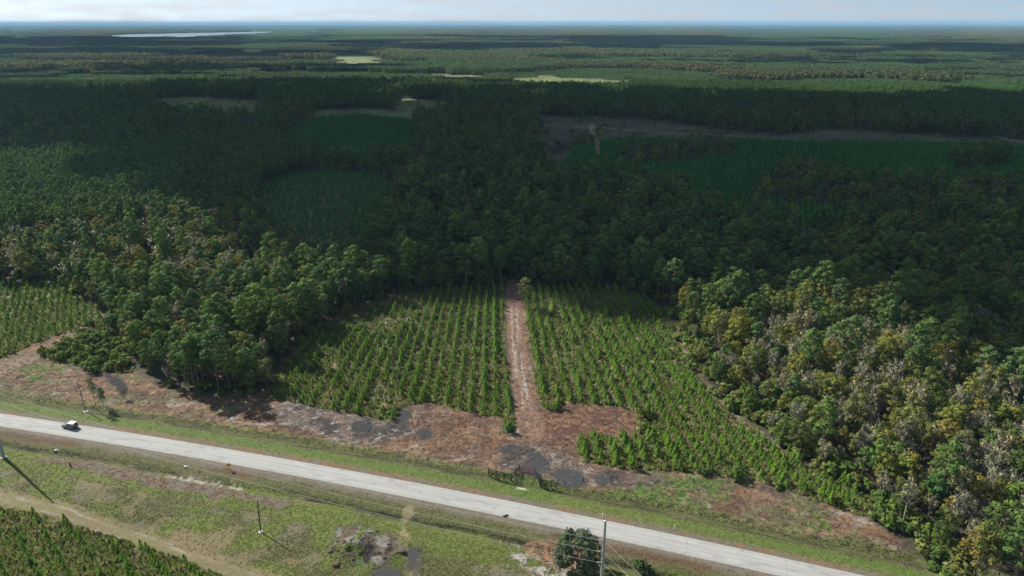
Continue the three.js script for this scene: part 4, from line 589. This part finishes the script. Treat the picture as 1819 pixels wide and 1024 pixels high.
// ---------------------------------------------------------------- single trees that stand out
function special(name, make, seed, px, scale, tall, tint, label, category = 'tree', barkM = bark) { const [x, z] = px, s = make(seed, 1), o = thing(name, label, category, x, height(x, z), z, 1.1); o.scale.set(scale, tall, scale); mesh('trunk', s.trunk, barkM, o); mesh('crown', s.crown, make === bare ? new THREE.MeshStandardMaterial({ color: rgb(...tint), vertexColors: true, roughness: 1 }) : leafMaterial(rgb(...tint)), o); return o; }
{ // round evergreen oak by the pole
  const [x, z] = [13.4, -111.2], r = random(71), L = new Leaves(), T = new Leaves(); T.limb([0, -0.3, 0], [0, 3, 0], 0.3, 0.2, 7, [1, 1, 1]);
  for (let i = 0; i < 54; i++) { const d = unit(r), k = 0.55 + 0.4 * r(), px = d[0] * 4.2 * k, py = 4.2 + d[1] * 3.9 * k, pz = d[2] * 4.2 * k; if (py < 0.9) continue; const h = 0.75 + 0.5 * r(); if (i % 4 === 0) T.limb([0, 2, 0], [px * 0.9, py, pz * 0.9], 0.1, 0.03, 4, [1, 1, 1]); lobe(L, r, px, py, pz, 0.85 + 0.5 * r(), 0.85, 60, 0.28, [h, h, h]); }
  const o = thing('oak_tree', 'round dark grey-green tree beside the steel pole and road', 'tree', x, height(x, z), z); o.scale.setScalar(1.22); mesh('trunk', T.geometry(), bark, o); mesh('crown', L.geometry(), leafMaterial(rgb(0.085, 0.115, 0.06)), o);
}
special('oak_tree', shrub, 82, [27.0, -111.6], 1.3, 1.3, [0.06, 0.10, 0.03], 'low green bush right of the steel pole at the bottom', 'bush');
special('vine_tree', bare, 83, [-121.4, -176.0], 0.42, 0.8, [0.14, 0.17, 0.075], 'thin leaning vine-covered tree standing alone by the left road verge');
special('vine_tree', leafy, 84, [-119.8, -177.0], 0.3, 0.5, [0.10, 0.14, 0.05], 'shorter vine-covered tree close beside the lone leaning tree');
special('shrub', bare, 85, [-116.0, -181.5], 0.42, 0.26, [0.10, 0.08, 0.07], 'dark leafless bush on the cleared soil at left', 'bush');
special('pine_tree', pine, 86, [110.1,-122.4], 1.02, 0.78, [0.13, 0.21, 0.035], 'bright green spreading pine at the right edge');
special('pine_tree', pine, 87, [91.4,-136.0], 0.72, 0.62, [0.10, 0.19, 0.03], 'bright green pine with bare pale trunk at the wood edge', 'tree', paleBark);
special('pine_tree', pine, 88, [95.2,-129.0], 0.6, 0.52, [0.06, 0.14, 0.035], 'fresh green pine in front of the grey trees at right');
special('yellowing_tree', leafy, 89, [77.6,-211.6], 0.95, 0.9, [0.26, 0.24, 0.03], 'brightest yellow tree at the near edge of the shade', 'tree');
special('yellowing_tree', leafy, 90, [9.1,-296.4], 0.85, 1.05, [0.15, 0.16, 0.025], 'yellow-green tree standing above the top of the dirt track');
special('shrub', shrub, 91, [-0.7,-163.1], 0.95, 1.2, [0.07, 0.16, 0.02], 'bushy young pine clump at the bottom of the left rows', 'shrub');
special('shrub', shrub, 92, [12.7,-175.0], 0.8, 0.9, [0.085, 0.17, 0.02], 'rounded green bush where the track meets the red clearing', 'shrub');

// ---------------------------------------------------------------- fence wings and gate
const black = new THREE.MeshStandardMaterial({ color: rgb(0.012, 0.012, 0.014), roughness: 0.6 }), redPaint = new THREE.MeshStandardMaterial({ color: rgb(0.20, 0.03, 0.03), roughness: 0.6 });
function fence(a, b, n, label, m = black, rails = 4, h = 1.75, name = 'board_fence', category = 'fence') {
  const dx = b[0] - a[0], dz = b[1] - a[1], l = Math.hypot(dx, dz), o = thing(name, label, category, a[0], Math.max(-0.2, height(a[0], a[1])), a[1], -Math.atan2(dz, dx));
  for (let i = 0; i <= n; i++) { const p = mesh('post', new THREE.BoxGeometry(0.17, h + 0.5, 0.17).translate(l * i / n, h / 2 - 0.15, 0), m, o); mesh('post_cap', new THREE.ConeGeometry(0.14, 0.1, 4).rotateY(0.785).translate(l * i / n, h + 0.15, 0), m, p); }
  for (let k = 0; k < rails; k++) mesh('rail', new THREE.BoxGeometry(l, 0.19, 0.05).translate(l / 2, 0.3 + k * (h - 0.4) / (rails - 1), 0.12), m, o);
  return o;
}
fence(...[[-5.8,-144.4], [-0.1,-141.9],], 3, 'long black board fence wing left of the red gate'); fence(...[[-0.1,-142.3], [1.9,-145.8],], 2, 'angled black board fence joining the left wing to the gate');
fence(...[[5.6,-145.1], [6.8,-140.5],], 2, 'angled black board fence right of the red gate'); fence(...[[6.9,-140.1], [10.8,-139.0],], 3, 'black board fence wing in front of the dark puddle');
{ const [a, b] = [[2.0,-145.5], [5.3,-144.8],], dx = b[0] - a[0], dz = b[1] - a[1], l = Math.hypot(dx, dz), o = thing('farm_gate', 'red metal farm gate between the black fence wings', 'gate', a[0], height(a[0], a[1]), a[1], -Math.atan2(dz, dx));
  for (let k = 0; k < 5; k++) mesh('bar', new THREE.CylinderGeometry(0.04, 0.04, l - 0.3, 8).rotateZ(Math.PI / 2).translate(l / 2, 0.3 + k * 0.26, 0), redPaint, o);
  for (let k = 0; k < 4; k++) mesh('upright', new THREE.CylinderGeometry(0.045, 0.045, 1.2, 8).translate(0.17 + (l - 0.34) * k / 3, 0.8, 0.085), redPaint, o); }

// ---------------------------------------------------------------- sign, markers, stakes

{ const [x, z] = [[-71.0,-145.8],][0], o = thing('road_sign', 'small yellow warning sign on a post by the road', 'sign', x, height(x, z), z, 0.35), yellow = new THREE.MeshStandardMaterial({ color: rgb(0.62, 0.36, 0.012), roughness: 0.5 });
  mesh('post', new THREE.BoxGeometry(0.07, 1.9, 0.05).translate(0, 0.85, 0), steel, o); const plate = mesh('plate', new THREE.BoxGeometry(0.85, 0.85, 0.03).rotateZ(0.785).translate(0, 1.55, 0.045), yellow, o); mesh('bolt', new THREE.CylinderGeometry(0.03, 0.03, 0.02, 6).rotateX(1.5708).translate(0, 1.55, 0.07), steel, plate); }
const whitePaint = new THREE.MeshStandardMaterial({ color: rgb(0.75, 0.74, 0.70), roughness: 0.7 }), yellowPaint = new THREE.MeshStandardMaterial({ color: rgb(0.62, 0.55, 0.12), roughness: 0.6 });
for (const [p, cap, label] of [[[[1.5,-117.6],][0], whitePaint, 'white marker post with pale top in the brown brush'], [[[-2.4,-119.6],][0], yellowPaint, 'small yellow marker post on the grass near the round tree'], [[[20.6,-127.8],][0], whitePaint, 'small white marker post on the far verge above the steel pole'], [[[36.0,-124.1],][0], yellowPaint, 'small pale marker post on the far verge at right']]) { const o = thing('marker_post', label, 'marker post', p[0], height(...p), p[1]); mesh('post', new THREE.CylinderGeometry(0.07, 0.07, 1.3, 8).translate(0, 0.55, 0), whitePaint, o); mesh('cap', new THREE.SphereGeometry(0.14, 8, 6).translate(0, 1.22, 0), cap, o); }
{ const p = [[-111.9,-147.6],][0], o = thing('dark_stump', 'dark broken stump on the grass near the left pole', 'stump', p[0], height(...p), p[1]); mesh('stem', tube([0, -0.2, 0], [-0.25, 1.3, 0.05], 0.2, 0.09, 7), wood, o); mesh('snag', tube([-0.1, 0.55, 0], [0.3, 0.9, 0.15], 0.08, 0.04, 5), wood, o); }
{ const [x, z] = [[-1.5,-128.6],][0], r = random(5), o = thing('tyre_scrap', 'dark scrap of tyre on the near road edge', 'debris', x, 0.05, z, 0.3), c = new THREE.CatmullRomCurve3([[-0.6, 0.03, 0], [-0.2, 0.14, 0.15], [0.2, 0.12, 0.1], [0.6, 0.03, -0.1]].map((v) => new THREE.Vector3(...v))); mesh('tread', new THREE.TubeGeometry(c, 16, 0.13, 7), black, o); mesh('strip', new THREE.TubeGeometry(c, 10, 0.05, 5).translate(0.15, 0.02, 0.3), black, o); }
for (const [p, label] of [[[[-120.0,-154.8],][0], 'white concrete culvert end in the ditch below the car'], [[[-82.6,-147.4],][0], 'white concrete culvert end in the ditch left of the yellow sign']]) { const o = thing('culvert_end', label, 'culvert', p[0], height(...p), p[1], -0.25); mesh('headwall', new THREE.BoxGeometry(1.3, 0.25, 0.35), new THREE.MeshStandardMaterial({ color: rgb(0.42, 0.41, 0.39), roughness: 0.9 }), o); mesh('pipe', new THREE.CylinderGeometry(0.4, 0.4, 0.9, 12, 1, true).rotateX(1.5708).translate(0, -0.1, 0.2), new THREE.MeshStandardMaterial({ color: rgb(0.4, 0.4, 0.38), roughness: 0.9, side: THREE.DoubleSide }), o); }
{ // tipped earth heap with clods
  const r = random(8), soilM = new THREE.MeshStandardMaterial({ color: rgb(0.10, 0.07, 0.052), roughness: 1 });
  for (let i = 0; i < 26; i++) { const a = r() * 6.28, d = 2 + 6 * r(), x = mounds[0][0] + Math.cos(a) * d * 1.3, z = mounds[0][1] + 4 + Math.sin(a) * d * 0.55, s = 0.25 + 0.55 * r() ** 2, g = new THREE.IcosahedronGeometry(s, 2), q = g.attributes.position; for (let k = 0; k < q.count; k++) { const f = 0.75 + 0.5 * noise(q.getX(k) / s * 1.7 + i * 9 + 20, q.getZ(k) / s * 1.7 + q.getY(k) / s + 20, 6); q.setXYZ(k, q.getX(k) * f * 1.3, q.getY(k) * f * 0.7, q.getZ(k) * f); } g.computeVertexNormals(); const o = mesh('earth_clod', g, soilM); o.position.set(x, height(x, z) + s * 0.1, z); o.rotation.y = r() * 6; tag(o, 'dark clod of tipped earth around the burnt mound', 'clod', 'clods of earth around the burnt mound'); }
}
// logs and pale dead branches by the round tree
{ const r = random(18), pale = new THREE.MeshStandardMaterial({ color: rgb(0.46, 0.42, 0.38), roughness: 0.95 });
  for (let i = 0; i < 14; i++) { const c = [[10.5,-112.4],][0], x = c[0] - 5 + 9 * r(), z = c[1] - 2.5 + 6 * r(), l = 1 + 1.8 * r(), o = mesh('dead_branch', mergeGeometries([tube([-l / 2, 0.06, 0], [l / 2, 0.14, 0.1], 0.09, 0.04, 6), tube([0, 0.08, 0], [l * 0.3, 0.3, l * 0.25], 0.05, 0.02, 5)]), pale); o.position.set(x, height(x, z), z); o.rotation.y = r() * 6; tag(o, 'pale dead branch on the ash left of the round tree', 'branch', 'dead branches left of the round tree'); } }

// ---------------------------------------------------------------- the car on the road
{
  const x = -122.6, slope = Math.atan2(roadZ(x + 1) - roadZ(x - 1), 2), z = roadZ(x) - 1.15, o = thing('car', 'dark off-road car with pale roof driving on the road', 'car', x, 0.05, z, -slope + Math.PI); o.scale.setScalar(0.94);
  const dark = new THREE.MeshPhysicalMaterial({ color: rgb(0.02, 0.026, 0.032), roughness: 0.35, clearcoat: 1, clearcoatRoughness: 0.08 }), pale = new THREE.MeshPhysicalMaterial({ color: rgb(0.66, 0.68, 0.70), roughness: 0.35, clearcoat: 0.8, clearcoatRoughness: 0.1 }), glass = new THREE.MeshPhysicalMaterial({ color: rgb(0.01, 0.012, 0.014), roughness: 0.05, clearcoat: 1 }), rubber = new THREE.MeshStandardMaterial({ color: rgb(0.015, 0.015, 0.015), roughness: 0.9 }), rim = new THREE.MeshStandardMaterial({ color: rgb(0.35, 0.35, 0.36), roughness: 0.4, metalness: 0.7 }), lamp = new THREE.MeshStandardMaterial({ color: rgb(0.7, 0.7, 0.68), roughness: 0.2 }), redL = new THREE.MeshStandardMaterial({ color: rgb(0.35, 0.01, 0.01), roughness: 0.3 });
  const block = (w, h, d, bev, pts) => { const s = new THREE.Shape(pts.map((p) => new THREE.Vector2(...p))); return new THREE.ExtrudeGeometry(s, { depth: d - 2 * bev, bevelEnabled: true, bevelSize: bev, bevelThickness: bev, bevelSegments: 2 }).translate(0, 0, -d / 2 + bev); };
  mesh('body', block(0, 0, 1.8, 0.06, [[-2.1, 0.42], [-2.1, 1.02], [0.55, 1.06], [1.55, 1.0], [2.05, 0.92], [2.1, 0.45], [1.75, 0.42], [1.62, 0.72], [1.05, 0.72], [0.9, 0.42], [-0.95, 0.42], [-1.08, 0.72], [-1.68, 0.72], [-1.8, 0.42]]), dark, o);
  const cabin = mesh('cabin', block(0, 0, 1.62, 0.05, [[-2.0, 1.07], [-1.95, 1.72], [0.1, 1.74], [0.55, 1.09]]), dark, o);
  mesh('roof', block(0, 0, 1.66, 0.04, [[-1.98, 1.78], [-1.96, 1.86], [0.02, 1.86], [0.12, 1.78]]), pale, o); mesh('bonnet', block(0, 0, 1.45, 0.03, [[0.72, 1.085], [0.74, 1.13], [1.6, 1.07], [1.95, 0.99], [1.95, 0.97]]), new THREE.MeshPhysicalMaterial({ color: rgb(0.12, 0.13, 0.14), roughness: 0.3, clearcoat: 1, clearcoatRoughness: 0.05 }), o);
  for (const s of [-1, 1]) { mesh('side_window', new THREE.BoxGeometry(0.85, 0.42, 0.02).translate(-0.42, 1.42, s * 0.822), glass, cabin); mesh('rear_side_window', new THREE.BoxGeometry(0.8, 0.42, 0.02).translate(-1.42, 1.42, s * 0.822), glass, cabin); mesh('headlight', new THREE.CylinderGeometry(0.11, 0.11, 0.05, 12).rotateZ(1.5708).translate(2.12, 0.76, s * 0.58), lamp, o); mesh('tail_light', new THREE.BoxGeometry(0.05, 0.24, 0.16).translate(-2.13, 0.85, s * 0.72), redL, o); mesh('mirror', new THREE.BoxGeometry(0.12, 0.18, 0.18).translate(0.35, 1.2, s * 0.98), dark, o); mesh('door', new THREE.BoxGeometry(1.1, 0.5, 0.03).translate(-0.1, 0.78, s * 0.912), dark, o);
    for (const wx of [1.33, -1.38]) { const w = mesh('wheel', new THREE.TorusGeometry(0.29, 0.12, 10, 20).scale(1, 1, 1.05).translate(wx, 0.41, s * 0.82), rubber, o); mesh('rim', new THREE.CylinderGeometry(0.2, 0.2, 0.14, 14).rotateX(1.5708).translate(wx, 0.41, s * 0.83), rim, w); } }
  mesh('windscreen', new THREE.BoxGeometry(0.02, 0.62, 1.4).rotateZ(0.62).translate(0.385, 1.43, 0), glass, cabin); mesh('rear_window', new THREE.BoxGeometry(0.02, 0.42, 1.2).translate(-2.03, 1.44, 0), glass, cabin); mesh('front_bumper', new THREE.BoxGeometry(0.16, 0.2, 1.7).translate(2.2, 0.55, 0), rubber, o); mesh('rear_bumper', new THREE.BoxGeometry(0.14, 0.2, 1.7).translate(-2.2, 0.55, 0), rubber, o); mesh('spare_wheel', new THREE.TorusGeometry(0.27, 0.11, 8, 18).rotateY(1.5708).translate(-2.28, 1.0, 0), rubber, o);
}
renderer.render(scene, camera);
